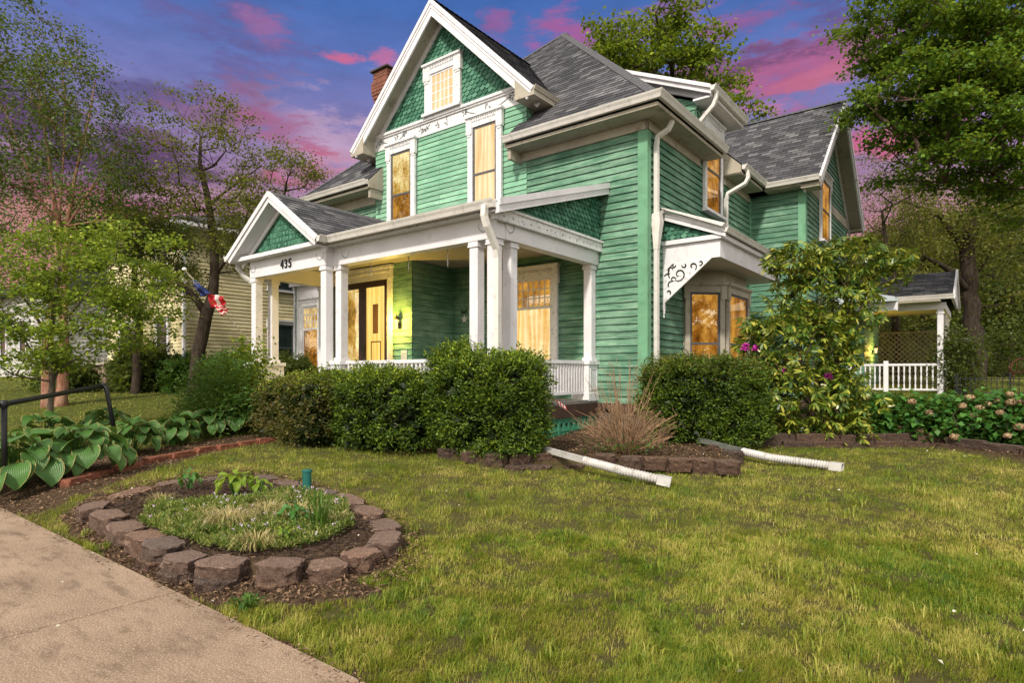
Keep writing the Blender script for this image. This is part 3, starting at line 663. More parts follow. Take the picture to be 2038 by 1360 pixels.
column(-7.72, -3.20, True); column(-7.72, -2.82, True); pedestal(-7.80, -7.46, -3.28, -2.58); column(-7.72, -1.52, False)
# railings
rl = MB(); rl.box(-4.78, -1.66, -2.98, -2.90, 1.54, 1.60); rl.box(-4.78, -1.66, -2.97, -2.91, .98, 1.03); rl.box(-1.15, -1.07, -2.42, -.36, 1.54, 1.60); rl.box(-1.14, -1.08, -2.42, -.36, .98, 1.03)
ro = rl.build('railing', M['white'], house)
for i in range(22): b_ = MB(); y = -2.34 + i * .0905; b_.box(-1.135, -1.085, y, y + .035, 1.03, 1.54); b_.build('baluster', M['white'], ro)
for i in range(30): b_ = MB(); x = -4.7 + i * .102; b_.box(x, x + .04, -2.965, -2.915, 1.03, 1.54); b_.build('baluster', M['white'], ro)
# vestibule with the door
VX, VY = -4.72, -1.3
g = MB(); courses(g, (0, VY, 0), X_, Z_, -Y_, [(-7.6, PF), (VX, PF), (VX, 3.74), (-7.6, 3.74)], PITCH, .014); courses(g, (VX, 0, 0), Y_, Z_, X_, [(VY, PF), (0, PF), (0, 3.74), (VY, 3.74)], PITCH, .014)
courses(g, (-7.6, 0, 0), -Y_, Z_, -X_, [(0, PF), (-VY, PF), (-VY, 3.74), (0, 3.74)], PITCH, .014)
g.build('vestibule_wall', M['siding'], house)
dr = MB(); y0 = VY - .02
dr.box(-5.44, -5.31, y0 - .05, y0, PF, 3.42); dr.box(-7.5, -5.29, y0 - .06, y0, 3.42, 3.70); dr.box(-7.55, -5.26, y0 - .10, y0, 3.66, 3.72)
for i in range(46): x = -7.45 + i * .047; dr.box(x, x + .026, y0 - .075, y0 - .06, 3.56, 3.60)
door = dr.build('door', M['white_worn'], house)
f = MB(); f.box(-5.52, -5.44, y0 - .055, y0, PF, 3.38); f.box(-7.3, -5.44, y0 - .055, y0, 3.28, 3.42); f.box(-6.39, -6.15, y0 - .06, y0, PF, 3.28); f.box(-7.3, -7.2, y0 - .055, y0, PF, 3.28); f.box(-7.2, -5.52, y0 - .05, y0, PF, PF + .10)
f.build('frame', M['door_frame'], door)
f = MB(); f.box(-6.15, -5.52, y0 - .03, y0 - .005, PF + .1, 3.28); f.build('pane', M['pane_door'], door)
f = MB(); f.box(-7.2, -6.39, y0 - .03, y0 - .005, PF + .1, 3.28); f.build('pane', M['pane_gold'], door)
f = MB(); f.box(-6.0, -5.66, y0 - .034, y0 - .028, 1.25, 1.28); f.box(-6.0, -5.66, y0 - .034, y0 - .028, 2.05, 2.08); f.box(-6.0, -5.97, y0 - .034, y0 - .028, 1.28, 2.05); f.box(-5.69, -5.66, y0 - .034, y0 - .028, 1.28, 2.05); f.box(-5.93, -5.75, y0 - .036, y0 - .03, 2.25, 2.9)
f.build('inner_panel', plain('inner_door_wood', (.20, .10, .03), .5), door)
f = MB(); f.box(-6.22, -6.18, y0 - .10, y0 - .06, 1.75, 2.0); f.build('handle', M['black'], door)
g = MB(); g.box(-5.04, -4.86, VY - .03, VY - .012, 1.66, 1.86); 
for i in range(5): g.box(-5.01, -4.89, VY - .034, VY - .03, 1.69 + i * .03, 1.705 + i * .03)
g.build('wall_vent', plain('vent_plastic', (.42, .44, .40), .5), house)
# porch lamp
def wall_lamp(c, N, U, energy, parent=house):
    c = np.asarray(c, float); l = MB(); l.obox(c, U, Z_, N, -.04, .04, -.08, .06, .0, .02); l.tube([c + N * .02, c + N * .09 + Z_ * .05, c + N * .10 - Z_ * .02], .010, 6); l.lathe(c + N * .10 + Z_ * .11, [(.07, 0), (.05, .05), (.015, .08), (.006, .12)], 8)
    for k in range(6): a = k * math.pi / 3; l.tube([c + N * .10 + np.array([.05 * math.cos(a), .05 * math.sin(a), .11]), c + N * .10 + np.array([.035 * math.cos(a), .035 * math.sin(a), -.03])], .004, 4)
    lo = l.build('wall_lamp', M['fixture'], parent)
    g_ = MB(); g_.lathe(c + N * .10 - Z_ * .03, [(.02, -.01), (.03, 0), (.042, .13), (.03, .14)], 8); g_.build('lamp_glass', M['glow'], lo)
    L = bpy.data.lights.new('lamp_light', 'POINT'); L.energy = energy; L.color = (1, .66, .10); L.shadow_soft_size = .06
    q = bpy.data.objects.new('lamp_light', L); COL.objects.link(q); q.parent = lo; q.location = tuple(c + N * .24 + Z_ * .05)
wall_lamp((-5.08, VY - .02, 2.40), -Y_, X_, 85)
# shed roof of the porch
ps = .315; cp = 1 / math.sqrt(1 + ps * ps)
roof_mesh('porch_roof', M['shy'], house, [((0, -3.30, 3.86), X_, (0, cp, ps * cp), (0, -ps * cp, cp), [(-7.9, 0), (-.78, 0), (-.78, 3.30 / cp), (-7.9, 3.30 / cp)])])
g = MB(); gutter(g, (-4.93, -3.30, 3.90), (-.80, -3.30, 3.90), -Y_); g.build_each('gutter', M['gutter'], house)
g = MB(); 
for (x0, x1, h0, h1) in ((-.80, -.73, .05, -.05), (-.82, -.75, -.05, -.16), (-.97, -.80, -.10, -.13)):
    g.prism([(x0, -3.30, 3.86 + h0), (x0, -3.30, 3.86 + h1), (x0, -.02, 3.86 + 3.28 * ps + h1), (x0, -.02, 3.86 + 3.28 * ps + h0)], X_ * (x1 - x0))
g.build('rake_board', M['white'], house)
g = MB(); g.prism([(-1.0, -3.05, 3.8), (-1.0, 0, 3.8), (-1.0, 0, 4.76)], X_ * .03); scales(g, (-.965, 0, 0), Y_, Z_, X_, [(-3.0, 3.84), (0, 3.84), (0, 4.78)], .125, .085, 5); g.build('porch_end_scales', M['scales'], house)
# entry gable
ex, ez0, eza, eh = -6.48, 3.86, 4.97, 1.62; es = (eza - ez0) / eh; ce = 1 / math.sqrt(1 + es * es)
for s_ in (1, -1):
    roof_mesh('entry_roof', M['shx'], house, [((ex + s_ * eh, 0, ez0), Y_, (-s_ * ce, 0, es * ce), (s_ * es * ce, 0, ce), [(-3.5, 0), (-.0, 0), (-.0, eh / ce), (-3.5, eh / ce)])])
caps2 = MB(); capline(caps2, (ex, -3.5, eza), (ex, -.1, eza), .10); caps2.build_each('ridge_cap', bpy.data.materials['cap_shingle'], house)
rk = MB(); rs = MB()
for s_ in (1, -1):
    rk.mark(); al = nrm((-s_, 0, es)); dn = nrm((-s_ * es, 0, -1)); tip = np.array([ex + s_ * (eh + .01), 0, ez0 - .01])
    def rb(y0, y1, d0, d1, mb):
        a0, a1 = tip + dn * d0, tip + dn * d1; rg = lambda p: p + al * ((ex - p[0]) / al[0])
        mb.prism([p + Y_ * y0 for p in (a0, rg(a0), rg(a1), a1)], Y_ * (y1 - y0))
    rb(-3.56, -3.49, -.03, .06, rk); rb(-3.53, -3.49, .06, .15, rk); rb(-3.27, -3.235, .16, .25, rk); rb(-3.49, -3.24, .13, .15, rs)
rk.build_each('rake_board', M['white'], house); rs.build_each('gable_soffit', M['white'], house)
g = MB(); g.prism([(-7.95, -3.20, 3.85), (-5.0, -3.20, 3.85), (ex, -3.20, 4.84)], Y_ * .1)
n = 0
for r_ in range(7):
    z = 3.93 + r_ * .115; wv = (4.72 - z - .11) / es * .93
    k = int(wv * 2 / .118)
    for i in range(max(k, 0)):
        x = ex - k * .059 + i * .118; g.box(x + .006, x + .112, -3.222, -3.2, z + .004, z + .108)
        P = [np.array([x + .059 + .036 * math.cos(a), -3.228, z + .056 + .036 * math.sin(a)]) for a in np.linspace(0, 2 * math.pi, 9)[:-1]]; g.prism([P[j] for j in range(8)], Y_ * .006)
g.build('entry_gable_tiles', M['scales'], house)
g = MB(); gutter(g, (ex + eh + .02, -3.55, 3.90), (ex + eh + .02, -3.28, 3.90), X_); gutter(g, (ex - eh - .02, -3.55, 3.90), (ex - eh - .02, -.1, 3.90), -X_); g.build_each('gutter', M['gutter'], house)
# number 435
cu = bpy.data.curves.new('number', 'FONT'); cu.body = '435'; cu.size = .25; cu.extrude = .008; cu.offset = .004; cu.space_character = 1.22; cu.align_x = 'CENTER'
to = bpy.data.objects.new('tmp', cu); COL.objects.link(to); dg = bpy.context.evaluated_depsgraph_get(); me = bpy.data.meshes.new_from_object(to.evaluated_get(dg)); bpy.data.objects.remove(to)
me.transform(Matrix.Translation((-6.34, -3.232, 3.50)) @ Matrix.Rotation(R(90), 4, 'X') @ Matrix.Scale(.92, 4, (1, 0, 0))); me.materials.clear(); link('house_number', me, M['letters'], house)
# west room seen through the porch
g = MB(); courses(g, (0, -.01, 0), X_, Z_, -Y_, [(-11.0, .75), (-9.6, .75), (-9.6, 3.9), (-11.0, 3.9)], PITCH, .02); g.box(-11.0, -9.7, .03, 4, .3, 3.9); g.build('west_room_wall', M['siding'], house)
g = MB(); g.box(-11.05, -9.6, -.2, .2, 3.86, 3.96); g.box(-10.9, -9.62, -.05, -.03, .9, 3.86); g.box(-11.04, -10.98, -.06, .1, .7, 3.9); g.build('west_room_trim', M['white'], house)
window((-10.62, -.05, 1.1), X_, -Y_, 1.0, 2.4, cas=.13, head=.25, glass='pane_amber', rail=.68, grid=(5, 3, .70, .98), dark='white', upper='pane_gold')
# --- bay window with hood
hx, hy0, hy1 = 1.10, .68, 4.6
hs = .40; chh = 1 / math.sqrt(1 + hs * hs)
roof_mesh('bay_roof', M['shx'], house, [((1.2, 0, 3.90), Y_, (-chh, 0, hs * chh), (hs * chh, 0, chh), [(.60, 0), (4.7, 0), (4.7, 1.2 / chh), (.60, 1.2 / chh)])])
g = MB()
for (y0, y1, h0, h1) in ((.55, .60, .04, -.05), (.57, .61, -.05, -.13)):
    g.prism([(1.22, y0, 3.90 + h0), (1.22, y0, 3.90 + h1), (.0, y0, 3.90 + 1.22 * hs + h1), (.0, y0, 3.90 + 1.22 * hs + h0)], Y_ * (y1 - y0))
g.box(.0, 1.14, .60, .67, 3.76, 3.84); g.box(.0, 1.10, .66, .72, 3.44, 3.76); g.box(1.04, 1.10, .72, 4.6, 3.44, 3.76); g.box(1.08, 1.18, .62, 4.66, 3.76, 3.84); g.box(0, 1.05, .72, 4.6, 3.45, 3.48)
g.build('bay_hood', M['white'], house)
g = MB(); g.prism([(.0, .70, 3.84), (1.0, .70, 3.84), (.0, .70, 4.24)], Y_ * .03); scales(g, (0, .695, 0), X_, Z_, -Y_, [(.03, 3.86), (.9, 3.86), (.03, 4.20)], .115, .085, 8); g.build('bay_end_scales', M['scales'], house)
g = MB(); gutter(g, (1.2, .55, 3.94), (1.2, 4.7, 3.94), X_, .09, .09); g.build_each('gutter', M['gutter'], house)
g = MB(); g.prism([(.02, .66, 3.44), (.95, .66, 3.44), (.06, .66, 2.70), (.02, .66, 2.70)], Y_ * .04); g.box(.0, .05, .655, .705, 2.55, 3.44); g.lathe((.03, .68, 2.40), [(.004, 0), (.02, .02), (.012, .06), (.025, .1), (.025, .16)], 8)
br_ = g.build('bracket', M['white_worn'], house)
g = MB()
def spiral(c, r0, r1, a0, a1, n=14):
    g.tube([np.array([c[0] + (r0 + (r1 - r0) * i / n) * math.cos(a0 + (a1 - a0) * i / n), .656, c[1] + (r0 + (r1 - r0) * i / n) * math.sin(a0 + (a1 - a0) * i / n)]) for i in range(n + 1)], [.008 + .006 * math.sin(math.pi * i / n) for i in range(n + 1)], 5)
for a in [((.34, 3.2), .13, .03, -2.2, 4.5), ((.30, 3.22), .2, .16, 1.9, 3.6), ((.60, 3.32), .08, .02, -1, 4.2), ((.16, 3.3), .06, .02, 0, 4.5), ((.18, 3.0), .1, .04, 1, 3.5), ((.13, 2.88), .05, .02, -1, 3), ((.44, 3.36), .05, .02, 3, 7.5), ((.74, 3.37), .05, .02, -2, 2.5), ((.25, 3.37), .04, .015, 2, 7), ((.22, 3.12), .05, .02, 0, 4), ((.12, 3.12), .12, .1, 1.2, 2.4)]: spiral(*a)
g.build('scroll_cutout', M['hole'], br_)
bp = [(0, 1.66), (.62, 2.28), (.62, 3.7), (0, 4.32)]
by = MB()
for i in range(3):
    a, b_ = np.array([*bp[i], 0.]), np.array([*bp[i + 1], 0.]); U = nrm(b_ - a); N = np.cross(U, Z_); L = np.linalg.norm(b_ - a)
    by.obox(a, U, Z_, N, -.0, L, .3, 1.15, -.08, -.0); by.obox(a, U, Z_, N, .0, L, 3.1, 3.46, -.08, .0); by.obox(a, U, Z_, N, .0, .10, 1.15, 3.1, -.06, .015); by.obox(a, U, Z_, N, L - .10, L, 1.15, 3.1, -.06, .015)
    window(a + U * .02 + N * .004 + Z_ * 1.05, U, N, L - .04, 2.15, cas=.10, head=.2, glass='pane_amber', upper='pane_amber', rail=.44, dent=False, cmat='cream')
by.box(.0, .5, 2.2, 3.8, .3, 1.0); by.build('bay', M['cream'], house)
# --- rear porch on the right
g = MB(); g.box(1.4, 3.95, 9.9, 13.5, .72, .80); g.build('porch_floor', M['brown'], house)
RPz = 3.36
g = MB(); g.box(2.9, 4.0, 9.84, 9.98, 3.10, 3.28); g.box(3.82, 3.98, 9.98, 13.4, 3.10, 3.28); g.box(1.4, 2.98, 9.0, 9.12, 3.06, 3.28)
g.build_each('porch_beam', M['white'], house)
g = MB(); g.box(1.4, 3.9, 9.2, 13.4, 3.26, 3.30); g.build('porch_ceiling', bpy.data.materials['porch_ceiling_paint'], house)
g = MB(); g.prism([(1.5, 8.72, 3.30), (2.95, 8.72, 3.30), (2.95, 8.72, 3.40), (1.55, 8.72, 3.74), (1.5, 8.72, 3.74)], Y_ * 1.2); g.box(1.42, 3.02, 8.66, 8.72, 3.28, 3.33); g.build('porch_end_gable', plain('blue_grey_paint', (.42, .47, .50), .6, .15, 2), house)
rs_ = .42; cr_ = 1 / math.sqrt(1 + rs_ * rs_)
roof_mesh('rear_porch_roof', M['shy'], house, [((0, 9.55, 3.44), X_, (0, cr_, rs_ * cr_), (0, -rs_ * cr_, cr_), [(1.3, 0), (4.18, 0), (4.18, 2.1 / cr_), (1.3, 2.1 / cr_)])])
roof_mesh('rear_porch_roof', M['shy'], house, [((0, 13.75, 3.44), X_, (0, -cr_, rs_ * cr_), (0, rs_ * cr_, cr_), [(1.3, 0), (4.18, 0), (4.18, 2.1 / cr_), (1.3, 2.1 / cr_)])])
g = MB(); g.prism([(4.1, 9.6, 3.38), (4.1, 13.7, 3.38), (4.1, 11.65, 4.26)], X_ * .06)
for s_, y0 in ((1, 9.52), (-1, 13.78)): g.prism([(4.16, y0, 3.50), (4.16, y0, 3.34), (4.16, 11.65, 4.24), (4.16, 11.65, 4.38)], X_ * .05)
g.build('rake_board', M['white'], house)
g = MB(); gutter(g, (2.9, 9.55, 3.46), (4.18, 9.55, 3.46), -Y_); g.build_each('gutter', M['gutter'], house)
for (x, y) in ((3.80, 9.86), (3.80, 11.6), (3.80, 13.2)):
    g = MB(); g.cbox(x, x + .14, y, y + .14, .45, 3.10, .01); g.box(x - .02, x + .16, y - .02, y + .16, 2.98, 3.03); g.build('column', M['white'], house)
g = MB(); g.box(1.72, 3.80, 9.88, 9.95, 1.58, 1.64); g.box(1.72, 3.80, 9.89, 9.94, .90, .95); g.cbox(1.66, 1.76, 9.86, 9.96, .8, 1.70, .01); g.cbox(2.55, 2.67, 9.86, 9.98, .8, 1.72, .01); g.box(3.84, 3.9, 10.0, 13.2, 1.58, 1.64); g.box(3.84, 3.9, 10.0, 13.2, .9, .95)
ro = g.build('railing', M['white'], house)
for x in list(np.linspace(1.86, 2.46, 6)) + list(np.linspace(2.78, 3.70, 8)):
    b_ = MB(); b_.lathe((x, 9.915, .95), [(.022, 0), (.022, .1), (.012, .13), (.022, .22), (.026, .30), (.014, .40), (.022, .46), (.022, .63)], 8); b_.build('baluster', M['white'], ro)
for y in np.linspace(10.2, 13.0, 14): b_ = MB(); b_.box(3.855, 3.885, y, y + .03, .95, 1.58); b_.build('baluster', M['white'], ro)
g = MB(); courses(g, (2.0, 0, 0), Y_, Z_, X_, [(10.4, .8), (13.4, .8), (13.4, 3.26), (10.4, 3.26)], PITCH, .016); courses(g, (0, 10.4, 0), X_, Z_, -Y_, [(1.3, .8), (2.0, .8), (2.0, 3.26), (1.3, 3.26)], PITCH, .016); g.build('rear_entry_wall', M['siding'], house)
wall_lamp((2.02, 11.9, 2.05), X_, Y_, 50)
# --- downspouts
spout([(.34, -.22 + .5, 5.98), (.36, .28, 5.90), (.30, .27, 5.78), (.12, .20, 5.66), (.10, .20, 5.5), (.10, .20, .45), (.12, .18, .38), (.5, .0, .32)], r=.052)
g = MB(); g.tube([(.10, .22, 4.28), (.10, .24, 4.12), (.10, .22, 3.9), (.10, .2, 3.62)], [.10, .12, .09, .058], 4); g.tube([(.10, .3, 4.30), (.09, .52, 4.38), (.09, .60, 4.40)], .04, 4)
g.prism([(.03, .45, 4.44), (.09, .45, 4.44), (1.25, .45, 3.98), (1.2, .45, 3.93)], Y_ * .10)
g.build('downspout', M['gutter'], house)
spout([(.52, 4.18, 6.02), (.54, 4.18, 5.86), (.48, 4.14, 5.72), (.12, 4.02, 5.52), (.09, 4.0, 5.36), (.09, 4.0, 4.30)], r=.052)
spout([(.46, 2.3, 7.18), (.45, 2.3, 7.02), (.40, 2.3, 6.9), (.12, 2.33, 6.66), (.09, 2.33, 6.5), (.09, 2.33, 6.25)], r=.05)
spout([(-.95, -3.38, 3.82), (-.95, -3.40, 3.66), (-.93, -3.36, 3.52), (-.93, -3.14, 3.22), (-.94, -3.10, 3.08), (-.94, -3.10, .4)], r=.058)
spout([(-8.12, -3.3, 3.82), (-8.1, -3.3, 3.66), (-8.02, -3.2, 3.5), (-7.82, -3.05, 3.3), (-7.79, -3.0, 3.1), (-7.79, -3.0, .5)], r=.05)
spout([(1.42, 8.0, 6.0), (1.40, 8.0, 5.8), (1.36, 8.0, 5.6), (1.36, 8.0, 3.0)], r=.045) if False else None
#@@HOUSE_END
# ------------------------------------------------------------------ ground
def inpoly(x, y, poly):
    c = np.zeros(np.shape(x), bool); n = len(poly)
    for i in range(n):
        (x0, y0), (x1, y1) = poly[i], poly[(i + 1) % n]
        k = ((y0 > y) != (y1 > y)) & (x < (x1 - x0) * (y - y0) / ((y1 - y0) if y1 != y0 else 1e-9) + x0); c ^= k
    return c
P2 = lambda l, z=None: [tuple(at(*p, z)[:2]) for p in l]
RING = [(443, 1116), (558, 1122), (650, 1118), (719, 1099), (767, 1072), (765, 1041), (731, 1015), (692, 994), (639, 975), (577, 961), (527, 951), (474, 946), (420, 953), (345, 961), (262, 977), (187, 1006), (216, 1025), (250, 1044), (289, 1065), (325, 1082), (368, 1104)]
ring_w = [at(x, y, .115) for x, y in RING]
ring_poly = [tuple(p[:2]) for p in ring_w]; rc = np.mean(np.array(ring_w), axis=0)
bedA = P2([(560, 868), (640, 884), (760, 893), (845, 893)], .15) + P2([(900, 897), (990, 908), (1085, 906), (1200, 907), (1310, 914), (1402, 918), (1452, 920), (1466, 902)], .28) + P2([(1500, 890), (1620, 893), (1720, 893), (1841, 893), (1935, 908), (2038, 922), (2200, 950)], .15) + [(12.5, 9.2), (12.5, 12.5), (6.5, 13.2), tuple(hw(1.5, 8)[:2]), tuple(hw(-1, 4)[:2]), tuple(hw(-7.5, -1.0)[:2]), tuple(hw(-8.3, -3.2)[:2]), tuple(gp(430, 11.4)[:2])]
hostab = P2([(-60, 1003), (75, 1003), (190, 978), (300, 944), (420, 915), (565, 886)], .08) + [tuple(gp(560, 11.0)[:2]), tuple(gp(420, 10.4)[:2]), tuple(gp(250, 9.2)[:2]), tuple(gp(80, 8.0)[:2]), tuple(gp(-100, 7.2)[:2])]
xs = np.unique(np.concatenate([np.linspace(-9, 9, 150), np.linspace(-40, 40, 90), [-300, -200, -120, -80, 80, 120, 200, 300]]))
ys = np.unique(np.concatenate([np.linspace(1.5, 14, 130), np.linspace(-20, 50, 90), [-300, -150, -60, 70, 100, 160, 240, 400]]))
XX, YY = np.meshgrid(xs, ys); ZZ = gz(XX, YY)
hxx, hyy = wh(XX, YY)
ins = (hxx > -9.6) & (hxx < 1.2) & (hyy > .1) & (hyy < 11); ZZ = np.where(ins, ZZ - .2, ZZ)
bm = inpoly(XX, YY, bedA); ZZ = np.where(bm, np.maximum(ZZ, .24), ZZ)
rm = inpoly(XX, YY, [tuple(rc[:2] + (np.array(p) - rc[:2]) * .93) for p in ring_poly]); ZZ = np.where(rm, .085, ZZ)
GZ = ZZ
nx_, ny_ = len(xs), len(ys); idx = np.arange(nx_ * ny_).reshape(ny_, nx_)
Fq = np.stack([idx[:-1, :-1], idx[:-1, 1:], idx[1:, 1:], idx[1:, :-1]], -1).reshape(-1, 4)
me = npmesh('ground', np.stack([XX, YY, ZZ], -1).reshape(-1, 3), Fq)
m_, t, out = newmat('soil_and_turf'); v = t.n('ShaderNodeTexCoord').outputs['Object']
soil = t.ramp(t.noise(v, 22, 6, .7), [(.3, (.035, .022, .014)), (.6, (.10, .065, .040)), (.8, (.20, .14, .09))])
turf = t.ramp(t.noise(v, 9, 6, .7), [(.3, (.035, .045, .010)), (.55, (.09, .105, .02)), (.75, (.20, .17, .05))])
A_ = t.n('ShaderNodeAttribute', attribute_name='turf').outputs['Fac']
cc = t.mix(A_, soil, turf); principled(t, out, cc, .95, t.noise(v, 60, 5, .7), .8, .02, .1)
ground = link('ground', me, m_, kind='structure', label='gently rising front garden ground of thin turf and bare brown soil', cat='ground', smooth=True)
a = me.attributes.new('turf', 'FLOAT', 'POINT')
bare = inpoly(XX, YY, bedA) | inpoly(XX, YY, hostab) | inpoly(XX, YY, [tuple(rc[:2] + (np.array(p) - rc[:2]) * 1.14) for p in ring_poly]) | (hyy < -8.25) | ((hyy < -7.6) & inpoly(XX, YY, [tuple(rc[:2] + (np.array(p) - rc[:2]) * 1.3) for p in ring_poly]))
a.data.foreach_set('value', np.where(bare, 0., .45 + .5 * sm((YY - 7) / 6)).astype(np.float32).ravel())
# sidewalk slabs
m_, t, out = newmat('aggregate_concrete'); v = t.n('ShaderNodeTexCoord').outputs['Object']
c0 = t.ramp(t.noise(v, 1.6, 6, .6), [(.3, (.21, .145, .098)), (.7, (.35, .25, .175))])
c0 = t.mix(t.m('MULTIPLY', t.sstep(t.noise(v, 95, 3, .8), .50, .62), .6), c0, (.62, .49, .37)); c0 = t.mix(t.m('MULTIPLY', t.sstep(t.noise(v, 115, 3, .8), .52, .64), .75), c0, (.10, .06, .04))
c0 = t.mix(t.m('MULTIPLY', t.sstep(t.noise(t.vscale(v, 1.2, 3.5, 1), 2.2, 7, .7), .48, .66), .65), c0, (.12, .08, .055))
cr1 = t.n('ShaderNodeTexVoronoi', feature='DISTANCE_TO_EDGE', i={'Vector': t.n('ShaderNodeVectorMath', operation='ADD', i={0: v, 1: t.n('ShaderNodeVectorMath', operation='SCALE', i={0: t.noise(v, 3, 5, .7, 'Color'), 'Scale': .5}).outputs[0]}).outputs[0], 'Scale': .55}).outputs['Distance']
c0 = t.mix(t.m('MULTIPLY', t.m('MULTIPLY', t.m('LESS_THAN', cr1, .0016), t.m('GREATER_THAN', t.noise(v, .8, 2), .52)), .8), c0, (.04, .028, .02))
principled(t, out, c0, .85, t.m('ADD', t.noise(v, 190, 2, .8), t.m('MULTIPLY', t.noise(v, 5, 4), 2.0)), .5, .004, .25)
g = MB(); rr = random.Random(4)
for k in range(-10, 6):
    x0, x1 = .85 + (k - 1) * 1.79, .85 + k * 1.79; g.cbox(x0 + .009, x1 - .009, -10.4, -8.46, -.12, 0.0, .006)
    g.box(x0 - .008, x0 + .008, -10.38, -8.48, -.12, -.010, 1)
sw = g.build('sidewalk', [m_, M['hole']], kind='structure', label='tan aggregate concrete sidewalk of large slabs with dark joints', cat='sidewalk'); sw.location = (C0[0], C0[1], 0); sw.rotation_euler = (0, 0, HROT)

# ------------------------------------------------------------------ leaves, trees, shrubs
def unit(v): return v / (np.linalg.norm(v, axis=-1, keepdims=True) + 1e-9)
def leafmesh(P, A, Nn, L, W, fold=.15):
    """kite leaves: base P, axis A, normal Nn (n,3); L,W arrays"""
    A = unit(A); Sd = unit(np.cross(A, Nn)); Nn = np.cross(Sd, A); L = np.broadcast_to(L, (len(P),))[:, None]; W = np.broadcast_to(W, (len(P),))[:, None]
    V = np.stack([P, P + A * L * .45 + Sd * W * .5 + Nn * W * fold, P + A * L - Nn * L * .12, P + A * L * .45 - Sd * W * .5 + Nn * W * fold], 1).reshape(-1, 3)
    return V, np.arange(len(P) * 4).reshape(-1, 4)
def leafobj(name, Ps, L, W, mat, parent, up=.8, droop=.2, lvar=.3, out_from=None, outk=0., kind=None, label=None, cat=None, seed=0, group=None):
    r = np.random.default_rng(seed + 11); n = len(Ps); A = r.normal(size=(n, 3)); A[:, 2] = A[:, 2] * .5 - droop
    if out_from is not None: A += unit(Ps - out_from) * outk
    Nn = r.normal(size=(n, 3)) * (1 - up) + np.array([0, 0, 1.]) * up + r.normal(size=(n, 3)) * .35
    ls = L * (1 + lvar * r.uniform(-1, 1, n)); V, F = leafmesh(Ps, A, Nn, ls, W * ls / L)
    return link(name, npmesh(name, V, F), mat, parent, kind=kind, label=label, cat=cat, group=group)
def blob_pts(c, rad, n, r, shell=.5):
    d = unit(r.normal(size=(n, 3))); q = (shell + (1 - shell) * r.uniform(size=(n, 1))) ** .6; return np.asarray(c) + d * q * np.asarray(rad)
def grow(name, trunks, targets, r_tip, bark, parent, seed=0, step=.5, jit=.10, twig=0, twl=.35, rmax=.08, sag=0.):
    """trunks: polylines of (x,y,z,r). targets: cluster centres. Returns trunk object."""
    r = np.random.default_rng(seed); pos = []; par = []; fixed = []; mb = MB()
    for tl in trunks:
        prev = -1
        pts = []
        for i in range(len(tl) - 1):
            a, b = np.array(tl[i]), np.array(tl[i + 1]); k = max(1, int(np.linalg.norm(b[:3] - a[:3]) / .35))
            pts += [a + (b - a) * j / k for j in range(k)]
        pts.append(np.array(tl[-1])); 
        for i, p in enumerate(pts):
            p = p.copy(); p[:3] += r.normal(size=3) * p[3] * .18 * (i > 0); pos.append(p[:3]); par.append(prev); fixed.append(p[3]); prev = len(pos) - 1
        k = len(pts); mb.tube(pos[-k:], fixed[-k:], 9)
    nt = len(pos); T_ = [np.asarray(q) for q in targets]; base = np.array(pos)
    order = np.argsort([np.min(np.linalg.norm(base - q, axis=1)) for q in T_]); z0 = base[:, 2].min(); paths = []
    for k in order:
        q = T_[k]; Pn = np.array(pos); d = np.linalg.norm(Pn - q, axis=1) + np.maximum(0, Pn[:, 2] - q[2] + .2) * 1.2 + (Pn[:, 2] < z0 + .12 * (q[2] - z0)) * 3
        j = int(np.argmin(d)); p = Pn[j]; D = np.linalg.norm(q - p); n = max(1, int(D / step)); prev = j; path = [j]; bend = r.normal(size=3) * jit * D
        for i in range(1, n + 1):
            u = i / n; x = p + (q - p) * u + bend * math.sin(math.pi * u) + Z_ * sag * D * math.sin(math.pi * u) + (r.normal(size=3) * .05 if i < n else 0); pos.append(x); par.append(prev); fixed.append(0); prev = len(pos) - 1; path.append(prev)
        paths.append(path)
    cnt = np.zeros(len(pos)); 
    for p_ in paths: cnt[p_[-1]] += 1
    for i in range(len(pos) - 1, -1, -1):
        if par[i] >= 0: cnt[par[i]] += cnt[i]
    for p_ in paths:
        rad = [min(rmax, r_tip * max(cnt[i], .5) ** .55) for i in p_]; rad[0] = min(rad[0], rad[1] * 1.15); rad[-1] *= .6; mb.tube([pos[i] for i in p_], rad, 5, cap=False)
    for q in T_:
        for _ in range(twig):
            d = unit(r.normal(size=3)) * np.array([1, 1, .6]); mb.tube([q, q + d * twl * .5 + r.normal(size=3) * .03, q + d * twl], [r_tip * .7, r_tip * .5, r_tip * .25], 3, cap=False)
    return mb.build(name, bark, parent, smooth=True)
def bark(name, c, c2, sc=8):
    m_, t, out = newmat(name); v = t.n('ShaderNodeTexCoord').outputs['Object']; n = t.noise(t.vscale(v, 1, 1, .22), sc * 2, 8, .75)
    principled(t, out, t.ramp(n, [(.35, c), (.65, c2)]), .9, n, .9, .03, .15); return m_
B_dark = bark('dark_bark', (.018, .013, .010), (.075, .055, .042)); B_brown = bark('brown_bark', (.045, .03, .022), (.16, .11, .08)); B_birch = bark('peeling_birch_bark', (.16, .05, .03), (.42, .26, .18), 4); B_grey = bark('grey_bark', (.06, .045, .035), (.17, .14, .11))
